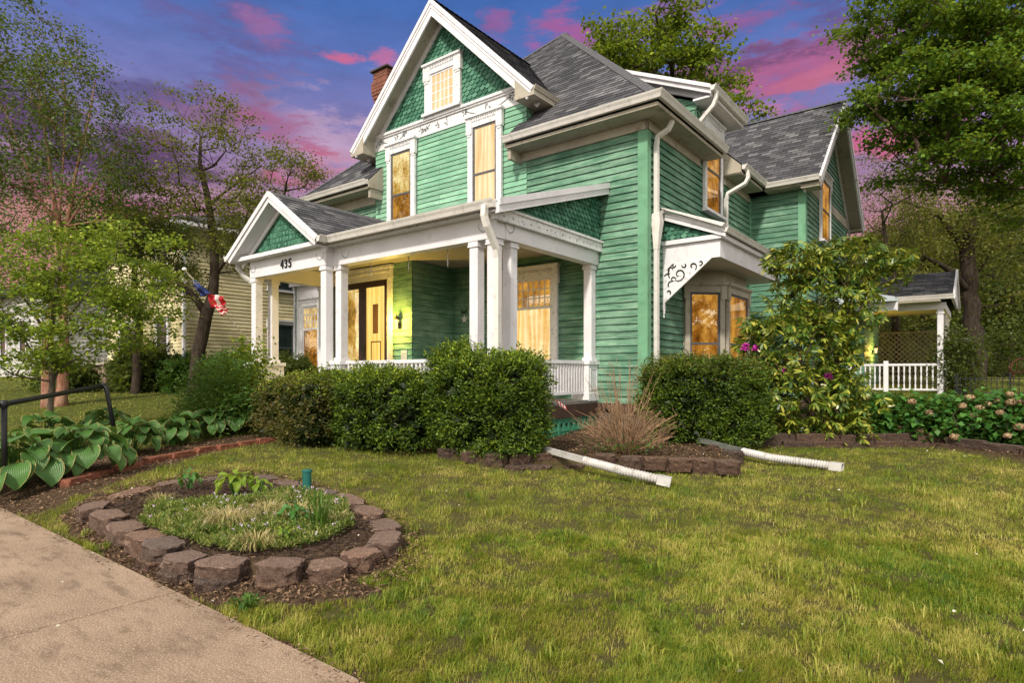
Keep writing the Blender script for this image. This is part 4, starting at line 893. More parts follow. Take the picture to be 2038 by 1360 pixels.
LM = {
 'birch': leaf_mat('birch_leaves', [(.025, .055, .010), (.06, .11, .018), (.13, .19, .03)], .3),
 'lime': leaf_mat('lime_leaves', [(.045, .10, .012), (.16, .26, .025), (.44, .52, .06)], .4, nscale=2.5),
 'olive': leaf_mat('olive_leaves', [(.04, .055, .010), (.11, .13, .018), (.24, .22, .03)], .35),
 'green': leaf_mat('green_leaves', [(.02, .06, .012), (.05, .13, .02), (.12, .22, .035)], .35),
 'maple': leaf_mat('maple_leaves', [(.018, .055, .008), (.075, .17, .016), (.26, .40, .035)], .45, nscale=2.),
 'mapleback': leaf_mat('sunlit_maple_leaves', [(.02, .055, .006), (.10, .18, .012), (.34, .42, .02)], .4, nscale=.5),
 'dark': leaf_mat('dark_leaves', [(.018, .036, .009), (.05, .08, .014), (.13, .16, .028)], .35, nscale=.6),
 'oliveback': leaf_mat('olive_back_leaves', [(.035, .045, .010), (.11, .12, .02), (.26, .25, .05)], .4, nscale=.6),
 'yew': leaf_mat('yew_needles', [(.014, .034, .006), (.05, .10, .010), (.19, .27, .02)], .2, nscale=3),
 'yewlit': leaf_mat('lit_top_yew_needles', [(.06, .13, .010), (.19, .29, .018), (.46, .52, .05)], .3, nscale=3),  # brighter needles: light on the clipped tops painted into the colour
 'yewin': leaf_mat('shaded_inner_needles', [(.004, .010, .003), (.010, .022, .005), (.03, .04, .010)], .1, nscale=3),  # darkened needles: shade in the gaps between clumps painted into the colour
 'yewtan': leaf_mat('brownish_yew_needles', [(.02, .03, .008), (.08, .09, .018), (.22, .16, .05)], .25, nscale=3),
 'rhodo': leaf_mat('rhododendron_leaves', [(.018, .05, .012), (.05, .11, .016), (.11, .17, .02), (.26, .29, .03), (.44, .40, .07)], .15, .32, .5, 1.6),
 'hydr': leaf_mat('hydrangea_leaves', [(.018, .07, .014), (.05, .16, .03), (.12, .28, .05)], .3),
}
def tree(name, label, trunks, blobs, leaf, per, L, W, mt, bk, seed=0, r_tip=.006, spread=.22, flat=1., up=.6, group='trees around the garden', cat='tree', twig=1, rmax=.08, loc=None, step=.5, jit=.1, sag=.0, droop=.2):
    r = np.random.default_rng(seed + 100); loc = np.array(trunks[0][0][:3]) if loc is None else loc
    root = empty(name, tuple(loc), 0, label, cat, group); T = []
    for (c, rad, n) in blobs: T.append(blob_pts(c, rad, n, r))
    T = np.concatenate(T) - loc; tr = [[(p[0] - loc[0], p[1] - loc[1], p[2] - loc[2], p[3]) for p in tl] for tl in trunks]
    grow('trunk', tr, T, r_tip, bk, root, seed, twig=twig, twl=spread * 1.5, rmax=rmax, step=step, jit=jit, sag=sag)
    w_ = r.uniform(.3, 1.7, len(T)); n = (per * w_).astype(int); C = np.repeat(T, n, axis=0); P = C + r.normal(size=(len(C), 3)) * spread * np.array([1, 1, flat]) * (.7 + .5 * r.uniform(size=(len(C), 1)))
    leafobj('crown', P, L, W, LM[mt], root, up=up, seed=seed, droop=droop); return root
def e3(px, py, D, wpx, hpx, dd): return (dp(px, py, D), (wpx / F_ * D, dd, hpx / F_ * D))
def blobs(D, dd, lst): return [(*e3(px, py, D + (o[0] if o else 0), w_, h_, dd), n) for (px, py, w_, h_, n, *o) in lst]
def tk(pts, sub=.15):  # (px,py,D,r)
    o = [(*dp(a, b, d), r) for a, b, d, r in pts]; return o
def tbase(px, D, r, pts): g0 = gp(px, D); return [(g0[0], g0[1], g0[2] - .15, r * 1.35), (g0[0], g0[1], g0[2] + .15, r)] + tk(pts)

# left: river birch (two reddish stems fanning out)
tree('birch_tree', 'tall airy birch with peeling reddish twin stems fanning upward at the left edge',
     [tbase(96, 14, .13, [(93, 700, 14, .10), (108, 600, 14, .085), (116, 440, 14, .055), (105, 380, 14, .036), (88, 250, 14, .024), (70, 120, 14, .012)]),
      tbase(122, 14.1, .13, [(128, 700, 14.1, .10), (124, 600, 14.1, .085), (134, 440, 14.1, .055), (150, 350, 14.1, .034), (175, 240, 14.1, .022), (190, 160, 14.1, .010)]),
      tk([(116, 450, 14, .034), (70, 380, 13.8, .028), (40, 300, 13.7, .018), (10, 220, 13.6, .009)]), tk([(134, 450, 14, .030), (190, 360, 14.3, .02), (235, 290, 14.5, .010)]), tk([(118, 440, 14, .030), (125, 330, 14, .022), (130, 200, 14, .014), (120, 100, 14, .008)])],
     blobs(14, 1.5, [(90, 110, 60, 90, 22), (30, 130, 50, 110, 26), (150, 200, 70, 90, 44), (60, 230, 90, 100, 52), (210, 260, 50, 60, 20), (120, 320, 130, 60, 30), (240, 310, 34, 40, 14), (60, 430, 120, 60, 26), (230, 400, 60, 40, 14), (20, 340, 60, 80, 26), (200, 170, 30, 40, 6), (90, 40, 14, 25, 3), (8, 50, 14, 30, 4)]),
     None, 80, .068, .040, 'birch', B_birch, 1, .0045, .16, 1.1, .3, twig=2, rmax=.03, jit=.05)
# far left tree
tree('roadside_tree', 'dark green tree cut off by the left edge beyond the birch', [tbase(-30, 17, .16, [(-25, 500, 17, .12), (-15, 350, 17, .07)])],
     blobs(17, 1.8, [(-10, 330, 60, 110, 26), (10, 470, 70, 60, 26), (-20, 560, 80, 70, 20)]), None, 70, .08, .05, 'green', B_dark, 2, .006, .25)
# small lime tree in front
tree('young_maple_tree', 'small young tree with a thin grey stem and layered bright lime leaves above the hostas',
     [tbase(103, 9.6, .045, [(101, 760, 9.6, .04), (100, 690, 9.6, .036), (108, 600, 9.6, .028), (118, 520, 9.6, .016)]), tk([(100, 680, 9.6, .026), (60, 610, 9.4, .018), (20, 560, 9.2, .012)]), tk([(102, 670, 9.6, .026), (170, 590, 9.4, .018), (230, 520, 9.3, .010)]), tk([(101, 690, 9.6, .02), (190, 640, 9.8, .014), (270, 610, 10, .008)])],
     blobs(9.6, .9, [(90, 520, 120, 40, 30), (230, 560, 110, 60, 30), (60, 620, 90, 60, 30), (200, 660, 130, 45, 34), (300, 610, 60, 30, 10), (40, 700, 60, 50, 20), (130, 470, 90, 22, 12), (20, 570, 60, 60, 16), (270, 480, 60, 40, 8), (130, 720, 60, 26, 8)]),
     None, 82, .062, .046, 'lime', B_grey, 3, .0032, .15, .34, .9, twig=2, rmax=.02, sag=.05, droop=.05)
# dark crooked tree by the flag
tree('crooked_tree', 'crooked dark trunked tree with sparse flat foliage standing before the yellow house',
     [tbase(388, 15.5, .17, [(395, 700, 15.5, .16), (408, 630, 15.5, .15), (425, 590, 15.5, .13), (428, 540, 15.5, .11), (424, 470, 15.5, .10), (418, 420, 15.5, .085), (405, 360, 15.5, .07), (398, 330, 15.5, .05), (400, 270, 15.5, .03)]),
      tk([(410, 625, 15.5, .10), (390, 595, 15.4, .09), (355, 560, 15.2, .07), (320, 520, 15, .04)]), tk([(428, 545, 15.5, .08), (450, 515, 15.6, .06), (465, 505, 15.7, .04), (510, 480, 15.8, .02)]), tk([(400, 340, 15.5, .04), (425, 330, 15.4, .03), (450, 300, 15.3, .015)]), tk([(415, 410, 15.5, .04), (450, 380, 15.5, .03), (520, 330, 15.5, .012)])],
     blobs(15.5, 1.4, [(395, 215, 75, 22, 14), (450, 235, 60, 20, 10), (345, 250, 45, 24, 10), (400, 300, 110, 26, 20), (480, 300, 60, 26, 12), (330, 330, 60, 30, 14), (430, 370, 120, 30, 26), (340, 400, 80, 34, 22), (500, 400, 60, 34, 18), (300, 460, 80, 50, 40), (400, 450, 130, 55, 70), (480, 490, 60, 50, 34), (340, 560, 60, 50, 26), (500, 420, 50, 40, 16)]),
     None, 50, .075, .045, 'olive', B_dark, 4, .005, .19, .35, .75, twig=2, rmax=.04, jit=.16)
tree('background_tree', 'small olive leafed tree rising behind the peak of the entry gable', [tbase(540, 21, .12, [(545, 500, 21, .09), (560, 420, 21, .06), (570, 360, 21, .03)])],
     blobs(21, 1.5, [(575, 305, 50, 16, 14), (560, 340, 80, 26, 26), (610, 350, 40, 20, 12), (520, 390, 60, 30, 20), (540, 450, 60, 40, 20)]), None, 45, .09, .055, 'olive', B_dark, 5, .006, .25, .45, .7, twig=2, rmax=.04)
tree('side_yard_tree', 'mid green leafy tree between the birch and the crooked tree', [tbase(270, 16.5, .12, [(275, 640, 16.5, .1), (268, 540, 16.5, .07), (280, 450, 16.5, .04)])],
     blobs(16.5, 1.4, [(270, 470, 90, 50, 50), (320, 500, 60, 60, 36), (210, 440, 70, 40, 26), (250, 560, 90, 50, 30), (150, 480, 60, 40, 22), (230, 400, 90, 40, 20), (200, 600, 80, 50, 16)]), None, 66, .085, .055, 'green', B_dark, 6, .005, .22, .5, .7, twig=1)
# maple behind the house
tree('tall_maple_tree', 'tall sunlit maple rising behind the main roof right of the hip peak', [tbase(1330, 27, .35, [(1330, 400, 27, .3), (1320, 250, 27, .2), (1300, 130, 27, .1)])],
     blobs(27, 3., [(1290, 60, 70, 30, 26), (1250, 110, 80, 45, 46), (1340, 120, 90, 60, 60), (1400, 170, 60, 50, 34), (1270, 150, 110, 30, 40), (1430, 220, 40, 34, 18), (1360, 60, 40, 24, 10), (1480, 250, 26, 20, 8), (1190, 90, 26, 30, 8), (1380, 120, 30, 30, 8)]),
     None, 60, .155, .13, 'mapleback', B_dark, 7, .012, .30, .45, .75, twig=2)
# big maple on the right
tree('large_maple_tree', 'large dense maple overhanging the right edge of the yard',
     [tbase(2230, 15, .32, [(2220, 600, 15, .28), (2200, 400, 15, .24), (2190, 200, 15, .18), (2150, 40, 15, .12)]), tk([(2200, 330, 15, .13), (2080, 308, 14.8, .12), (1985, 298, 14.6, .09), (1920, 307, 14.5, .06), (1870, 306, 14.4, .035), (1830, 300, 14.3, .02)]), tk([(2195, 260, 15, .12), (2050, 200, 14.5, .08), (1900, 190, 14, .05), (1790, 200, 13.6, .02)]), tk([(2190, 180, 15, .12), (2040, 90, 14.5, .08), (1880, 40, 14, .04)])],
     blobs(14.5, 1.8, [(1775, 60, 66, 60, 44), (1860, 50, 80, 70, 70), (1960, 80, 90, 90, 100), (2060, 120, 90, 120, 100), (1800, 170, 80, 36, 56), (1900, 180, 90, 50, 84), (1990, 220, 80, 60, 80), (1820, 250, 70, 24, 36), (1735, 205, 30, 22, 10), (1930, 270, 80, 30, 40), (2020, 340, 60, 50, 44), (1740, 20, 50, 26, 18), (1970, 10, 100, 30, 34), (1840, 325, 50, 24, 18), (2060, 400, 60, 50, 22), (1960, 340, 70, 30, 20), (1900, 320, 50, 20, 12)]),
     None, 66, .092, .084, 'maple', B_brown, 8, .007, .19, .42, .8, twig=2, sag=.04, droop=.35)
tree('old_garden_tree', 'old tree with a thick rough trunk beyond the rear porch', [tbase(1942, 24, .36, [(1942, 690, 24, .33), (1935, 640, 24, .30), (1928, 560, 24, .28), (1925, 500, 24, .26), (1930, 420, 24, .2)]), tk([(1928, 580, 24, .14), (1900, 545, 23.5, .11), (1860, 520, 23, .08), (1820, 500, 22.6, .04)]), tk([(1925, 500, 24, .14), (1870, 430, 23.6, .10), (1800, 400, 23.2, .05)])],
     blobs(24, 2.4, [(1880, 400, 90, 40, 40), (1960, 440, 80, 50, 44), (1820, 450, 70, 36, 26), (1900, 500, 100, 30, 30), (2010, 500, 50, 60, 28), (1780, 500, 60, 36, 20), (1970, 580, 60, 40, 16)]), None, 62, .11, .07, 'oliveback', B_dark, 9, .008, .36, .7, .6, twig=2)
tree('thin_leafed_tree', 'thin brownish leafed tree beside the wing gable', [tbase(1790, 21, .14, [(1780, 600, 21, .12), (1768, 520, 21, .08), (1755, 420, 21, .04)]), tk([(1775, 560, 21, .06), (1735, 500, 20.8, .045), (1725, 470, 20.7, .02)])],
     blobs(21, 1.8, [(1740, 320, 46, 30, 14), (1750, 380, 50, 40, 26), (1790, 420, 60, 50, 30), (1760, 470, 50, 40, 24), (1820, 380, 40, 40, 14)]), None, 60, .075, .04, 'olive', B_dark, 10, .006, .3, .8, .3, twig=3, rmax=.04)
for i, (px, py, D, w_, h_, n, lab) in enumerate([(1980, 560, 33, 110, 180, 70, 'dark evergreen mass of a tree behind the old thick trunk'), (1830, 560, 34, 120, 130, 60, 'dark tree filling the gap between wing gable and old trunk'), (2080, 560, 30, 90, 200, 50, 'dark tree at the far right edge behind the chair'), (1690, 620, 32, 120, 110, 40, 'dark tree low behind the rear porch roof')]):
    tree('woodland_tree', lab, [tbase(px, D, .25, [(px + 8, py + 40, D, .2), (px - 5, py - 60, D, .1)])], blobs(D, 2., [(px, py, w_, h_, n), (px - 40, py + 80, w_, h_ * .6, n // 2)]), None, 85, .17, .12, ('dark', 'oliveback', 'dark', 'oliveback')[i], B_dark, 20 + i, .01, .6, .8, .5, group='dark trees closing the view on the right', twig=0)
for i, (px, D, r_, h_, lab) in enumerate([(1880, 27, 1.6, 2.0, 'low dark bush at the foot of the old trunk, left side'), (2010, 28, 1.9, 2.2, 'low dark bush at the foot of the old trunk, right side'), (1905, 16.4, .42, 1.75, 'narrow vine covered shrub beside the rear porch corner'), (1760, 22, 1.4, 2.4, 'dark bush behind the lattice screen')]):
    p = gp(px, D); r = np.random.default_rng(40 + i); root = empty('bush', tuple(p), 0, lab, 'bush', 'bushes behind the rear porch')
    T = blob_pts((0, 0, h_ * .5), (r_, r_, h_ * .55), 60, r); grow('stem', [[(0, 0, -.1, .05), (0, 0, h_ * .4, .03)]], T, .006, B_dark, root, i); P = np.repeat(T, 60, axis=0) + r.normal(size=(3600, 3)) * .16
    leafobj('foliage', P, .085, .055, LM['dark'], root, seed=50 + i)

# clipped and loose shrubs
def shrub(name, label, px, D, blobs_, n, L, W, mt, seed, shell=.78, up=.4, group='shrubs along the house', cat='shrub', mt2=None, clump=42, cs=.048, stems=26, outk=.9, z0=.24):
    """blobs_: (dx, dy, cz, rx, ry, rz) relative to the base, superellipsoid hull with leaf clumps"""
    g0 = np.array([(px - CX) / F_ * D, D, z0]); root = empty(name, tuple(g0), HROT, label, cat, group); r = np.random.default_rng(seed); out_ = []; vol = sum(b[3] * b[5] + b[4] * b[5] + b[3] * b[4] for b in blobs_)
    for (dx, dy, cz, rx, ry, rz) in blobs_:
        k = int(n / clump * (rx * rz + ry * rz + rx * ry) / vol); d = r.normal(size=(k, 3)); d = d / (np.sum(np.abs(d) ** 4.2, axis=1, keepdims=True) ** (1 / 4.2))
        q = shell + (1 - shell) * r.uniform(size=(k, 1)) + r.normal(size=(k, 1)) * .05; out_.append(np.array([dx, dy, cz]) + d * q * np.array([rx, ry, rz]))
    C = np.concatenate(out_); C = C[C[:, 2] > .04]; P = np.repeat(C, clump, axis=0); P = P + r.normal(size=P.shape) * cs; P[:, 2] = np.maximum(P[:, 2], .01)
    cen = np.array([0, 0, np.mean([b[2] for b in blobs_]) * .7])
    sel = r.choice(len(C), min(stems, len(C)), replace=False); grow('stem', [[(0, 0, -.1, .05), (.02, 0, .25, .04)], [(.15, .05, -.1, .04), (.2, .05, .25, .03)]], C[sel] * np.array([.93, .93, .93]), .004, B_brown, root, seed)
    sh = MB()
    for q_ in C[r.choice(len(C), 34)]:
        d_ = unit(q_ - cen + r.normal(size=3) * .25 + Z_ * .4); sh.tube([q_, q_ + d_ * r.uniform(.08, .20)], [.004, .002], 4, cap=False)
        k_ = 16; Pk = q_ + d_ * r.uniform(.02, .2, (k_, 1)); out2 = Pk; C_sh = out2 if q_ is None else out2; P = np.concatenate([P, C_sh + r.normal(size=(k_, 3)) * .008])
    if shell > .55:
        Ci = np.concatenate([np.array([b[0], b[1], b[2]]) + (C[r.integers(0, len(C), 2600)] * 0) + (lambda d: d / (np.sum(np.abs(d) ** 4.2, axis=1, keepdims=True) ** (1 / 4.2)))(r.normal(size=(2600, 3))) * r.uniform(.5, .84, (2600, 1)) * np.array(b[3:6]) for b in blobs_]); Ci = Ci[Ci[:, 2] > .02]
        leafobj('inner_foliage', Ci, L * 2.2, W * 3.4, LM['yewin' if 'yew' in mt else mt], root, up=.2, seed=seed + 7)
    leafobj('foliage', P, L, W, LM[mt], root, up=up, out_from=cen, outk=outk, seed=seed, droop=.1)
    if mt2: 
        top = P[P[:, 2] + r.normal(size=len(P)) * .08 > np.percentile(P[:, 2], 72)]; top = top[::3] + np.array([0, 0, .02]); leafobj('top_foliage', top, L, W, LM[mt2], root, up=up, out_from=cen, outk=.8, seed=seed + 1, droop=-.3)  # upper needles recoloured; yewlit puts the light on the tops into colour
    return root
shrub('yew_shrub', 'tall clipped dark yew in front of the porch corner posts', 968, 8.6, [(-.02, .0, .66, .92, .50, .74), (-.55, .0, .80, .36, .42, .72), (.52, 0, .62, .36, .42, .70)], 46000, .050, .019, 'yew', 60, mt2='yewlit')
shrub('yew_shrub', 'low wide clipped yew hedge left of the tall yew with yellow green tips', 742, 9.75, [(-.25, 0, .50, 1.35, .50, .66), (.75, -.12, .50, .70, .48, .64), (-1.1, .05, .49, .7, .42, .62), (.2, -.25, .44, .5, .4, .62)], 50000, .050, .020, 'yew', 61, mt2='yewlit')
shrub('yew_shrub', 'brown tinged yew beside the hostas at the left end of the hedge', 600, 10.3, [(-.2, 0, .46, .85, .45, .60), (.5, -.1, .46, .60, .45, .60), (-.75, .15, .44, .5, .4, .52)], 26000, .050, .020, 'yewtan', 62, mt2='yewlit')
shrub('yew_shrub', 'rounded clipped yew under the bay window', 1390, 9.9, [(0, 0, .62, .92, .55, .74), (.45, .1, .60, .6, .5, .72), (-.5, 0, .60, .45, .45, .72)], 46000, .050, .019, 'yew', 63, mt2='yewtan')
shrub('leafy_shrub', 'loose green shrub with willowy leaves between hostas and crooked tree', 430, 11.3, [(0, 0, .55, .75, .55, .68), (.55, 0, .7, .5, .5, .65), (-.6, 0, .35, .5, .5, .42), (.95, -.1, .8, .35, .3, .45)], 12000, .075, .024, 'green', 64, shell=.3, cs=.11, outk=1.3)
shrub('leafy_shrub', 'sprig leaved shrub reaching up against the left porch posts', 500, 11.9, [(0, 0, .9, .35, .35, .9)], 1500, .085, .05, 'lime', 65, shell=.15, cs=.10, outk=.6, clump=9)
shrub('bush', 'dark rounded bush below the stone porch of the yellow house', 285, 17.5, [(0, 0, .5, 1.0, .8, .75)], 7000, .08, .05, 'dark', 66, shell=.6, cs=.12, z0=.85, group='bushes by the yellow house')
shrub('bush', 'green bush at the corner of the yellow house', 365, 17.5, [(0, 0, .4, .75, .7, .6)], 5000, .08, .05, 'green', 67, shell=.6, cs=.12, z0=.85, group='bushes by the yellow house')
shrub('bush', 'clipped dark bush seen between the left porch posts', 575, 16.5, [(0, 0, .45, .75, .6, .60)], 6000, .06, .03, 'dark', 68, shell=.7, z0=.80, group='bushes by the yellow house')
shrub('bush', 'dark bush left of the stone porch behind the birch stems', 130, 17.5, [(0, 0, .3, 1.1, .7, .5)], 5000, .08, .05, 'dark', 69, shell=.6, cs=.12, z0=.85, group='bushes by the yellow house')
shrub('bush', 'bright low bush behind the leafy shrub at the foot of the crooked tree', 470, 14.6, [(0, 0, .45, .95, .7, .65)], 8000, .07, .04, 'green', 70, shell=.6, cs=.12, z0=.68, group='bushes by the yellow house')
# rhododendron: rosettes of long drooping leaves
def rosettes(C, n_, L, W, r, droop=.35, tilt=None):
    k = len(C); ax = unit(r.normal(size=(k, 3)) * .5 + np.array([0, 0, 1.]) + (tilt if tilt is not None else 0)); P = []; A = []; Nn = []
    h = unit(np.cross(ax, r.normal(size=(k, 3)))); h2 = np.cross(ax, h)
    for j in range(n_):
        a = 2 * math.pi * j / n_ + r.uniform(0, .5, (k, 1)); d = h * np.cos(a) + h2 * np.sin(a) + ax * r.uniform(-droop - .35, .35 - droop, (k, 1)); P.append(C + d * .012); A.append(d); Nn.append(ax)
    P, A, Nn = map(np.concatenate, (P, A, Nn)); l = L * r.uniform(.7, 1.2, len(P)); A = unit(A); Sd = unit(np.cross(A, Nn)); Nn = np.cross(Sd, A); l = l[:, None]; w_ = l * W / L
    V = np.stack([P, P + A * l * .3 + Sd * w_ * .42 + Nn * w_ * .12, P + A * l * .7 + Sd * w_ * .45 - Nn * l * .03, P + A * l - Nn * l * .14, P + A * l * .7 - Sd * w_ * .45 - Nn * l * .03, P + A * l * .3 - Sd * w_ * .42 + Nn * w_ * .12], 1).reshape(-1, 3)
    return V, np.arange(len(P) * 6).reshape(-1, 6)
r = np.random.default_rng(80); g0 = np.array([(1610 - CX) / F_ * 10.3, 10.3, .24])
rho = empty('rhododendron', tuple(g0), 0, 'tall rhododendron with yellow green leaf rosettes covering the house side', 'shrub', 'shrubs along the house')
T = np.concatenate([blob_pts(dp(px, py, 10.3 + o) - g0, (w_ / F_ * 10.3, .55, h_ / F_ * 10.3), n, r, .35) for (px, py, w_, h_, n, o) in [(1600, 800, 125, 85, 360, -.25), (1590, 690, 120, 90, 330, 0), (1640, 600, 120, 90, 330, .1), (1585, 525, 60, 50, 110, .1), (1690, 515, 80, 46, 140, .2), (1765, 520, 50, 26, 50, .2), (1740, 560, 60, 30, 30, .2), (1675, 760, 46, 80, 110, 0), (1510, 650, 40, 30, 22, -.1), (1680, 850, 60, 40, 50, -.3), (1530, 730, 50, 50, 40, 0), (1720, 800, 40, 40, 30, -.1)]])
T = T[T[:, 2] > .05]; sel = r.choice(len(T), 260, replace=False)
grow('stem', [[(0, 0, -.1, .06), (.05, 0, .5, .05), (-.1, .1, 1.3, .035), (-.1, .1, 2.1, .02)], [(.25, .1, -.1, .05), (.45, .1, .8, .035), (.6, .1, 1.8, .02)], [(-.2, 0, -.1, .05), (-.45, 0, .7, .03), (-.5, .1, 1.4, .02)]], T[sel], .0045, B_brown, rho, 80, rmax=.02, jit=.15)
V, F = rosettes(T, 9, .135, .042, r); link('foliage', npmesh('foliage', V, F), LM['rhodo'], rho)
mag = plain('magenta_petals', (.42, .02, .28), .5, .3, 20); 
for (px, py, D) in ((1484, 690, 10.0), (1504, 694, 10.0), (1648, 750, 9.9), (1558, 742, 9.95), (1611, 757, 9.95)):
    c = dp(px, py, D) - g0; q = c + r.normal(size=(60, 3)) * .019; V, F = leafmesh(q, r.normal(size=(60, 3)), r.normal(size=(60, 3)), .05, .04); link('flower', npmesh('flower', V, F), mag, rho)
# hydrangeas with dried flower heads
tan = leaf_mat('dried_florets', [(.16, .09, .05), (.36, .23, .13), (.60, .46, .30)], .2, .7, nscale=6)
for i, (px, D, hh, rw, lab, heads) in enumerate([
    (1770, 10.2, .70, .50, 'hydrangea bush next to the rhododendron', [(1795, 850), (1765, 810), (1812, 832)]),
    (1850, 9.9, .72, .55, 'hydrangea bush in front of the rear porch post', [(1830, 858), (1850, 822), (1878, 818), (1900, 845), (1815, 800), (1880, 850)]),
    (1935, 9.6, .75, .55, 'hydrangea bush with many tan dried heads before the iron fence', [(1930, 792), (1915, 808), (1950, 812), (1985, 798), (1965, 805), (1938, 828), (1975, 850), (1900, 870)]),
    (2020, 9.3, .78, .55, 'hydrangea bush at the right edge of the bed', [(2010, 785), (2012, 800), (1990, 822), (2028, 850), (2005, 868), (2030, 800)]),
    (1740, 10.6, .62, .45, 'hydrangea bush half hidden behind the rhododendron', [(1722, 792), (1745, 800)])]):
    r = np.random.default_rng(90 + i); g0 = np.array([(px - CX) / F_ * D, D, .24]); root = empty('hydrangea_bush', tuple(g0), 0, lab, 'bush', 'hydrangea bushes in the right hand bed')
    T = blob_pts((0, 0, hh * .5), (rw, rw * .8, hh * .55), 170, r, .35); T = T[T[:, 2] > .05]; hd = [dp(a, b, D - .15 - .2 * r.uniform()) - g0 for a, b in heads]
    grow('stem', [[(0, 0, -.05, .02), (0, 0, .15, .015)]], np.concatenate([T[:60], np.array(hd)]), .0035, B_brown, root, i); P = np.repeat(T, 13, axis=0) + r.normal(size=(len(T) * 13, 3)) * .07
    leafobj('foliage', P, .10, .08, LM['hydr'], root, up=.85, droop=.1, seed=95 + i)
    for h_ in hd:
        d = unit(r.normal(size=(170, 3))); s_ = r.uniform(.06, .085); q = h_ + d * s_ * np.array([1, 1, .75]); V, F = leafmesh(q - d * .01, np.cross(d, r.normal(size=(170, 3))), d, .028, .026); link('flower_head', npmesh('flower_head', V, F), tan, root)
# bare twiggy shrub
r = np.random.default_rng(99); g0 = at(1245, 903, .25); bare_m = plain('straw_twigs', (.29, .18, .105), .8, .4, 9); mb = MB()
for i in range(300):
    a = r.uniform(0, 2 * math.pi); k = r.uniform(0, 1) ** .7; h = r.uniform(.25, .75) if i > 45 else r.uniform(.75, 1.45); sp = k * (.75 if i > 45 else .62); d = np.array([math.cos(a) * 1.15, math.sin(a) * .7, 0])
    p0 = d * .12 * k; p2 = d * sp * .9 + Z_ * h * (1 - .25 * k); p1 = p0 + (p2 - p0) * .5 + Z_ * h * .12 + r.normal(size=3) * .03
    mb.tube([p0, p1, p2], [.006, .0045, .0028], 4, cap=False)
    for _ in range(r.integers(0, 4)):
        u = r.uniform(.3, .95); q = p1 + (p2 - p1) * u; mb.tube([q, q + unit(r.normal(size=3) + Z_ * .8 + d) * r.uniform(.06, .22)], [.0032, .0018], 3, cap=False)
tb = empty('bare_shrub', tuple(g0), 0, 'leafless straw coloured twiggy shrub in the corner bed', 'shrub'); mb.build('twig', bare_m, tb)
P = r.normal(size=(260, 3)) * np.array([.25, .15, .06]) + np.array([-.05, -.1, .12]); leafobj('foliage', P, .05, .03, LM['green'], tb, seed=5)

# hostas
m_, t, out = newmat('hosta_leaf'); a_ = t.n('ShaderNodeAttribute', attribute_name='uvl'); s = t.n('ShaderNodeSeparateXYZ', i={0: a_.outputs['Vector']}); g_ = t.n('ShaderNodeNewGeometry')
rib = t.m('ABSOLUTE', t.m('SINE', t.m('MULTIPLY', s.outputs[0], 24.))); edge = t.sstep(t.m('ADD', t.m('ABSOLUTE', s.outputs[0]), t.m('MULTIPLY', t.noise(t.n('ShaderNodeTexCoord').outputs['Object'], 22, 4), .25)), 1.03, 1.13)
bc = t.ramp(g_.outputs['Random Per Island'], [(0, (.022, .095, .045)), (.4, (.045, .15, .045)), (.75, (.12, .24, .035)), (1, (.26, .34, .04))])
bc = t.mix(t.m('MULTIPLY', t.m('SUBTRACT', 1., rib), .35), bc, (.015, .05, .03)); bc = t.mix(edge, bc, (.42, .33, .12))
p = t.n('ShaderNodeBsdfPrincipled', i={'Base Color': bc, 'Roughness': .42, 'Specular IOR Level': .4}); bmp = t.n('ShaderNodeBump', i={'Height': rib, 'Strength': .6, 'Distance': .006}); t.L.new(bmp.outputs[0], p.inputs['Normal'])
tr = t.n('ShaderNodeBsdfTranslucent', i={'Color': t.mix(.5, bc, (.2, .3, .02))}); mx = t.n('ShaderNodeMixShader', i={0: .22, 1: p.outputs[0], 2: tr.outputs[0]}); t.L.new(mx.outputs[0], out.inputs[0]); M['hosta'] = m_
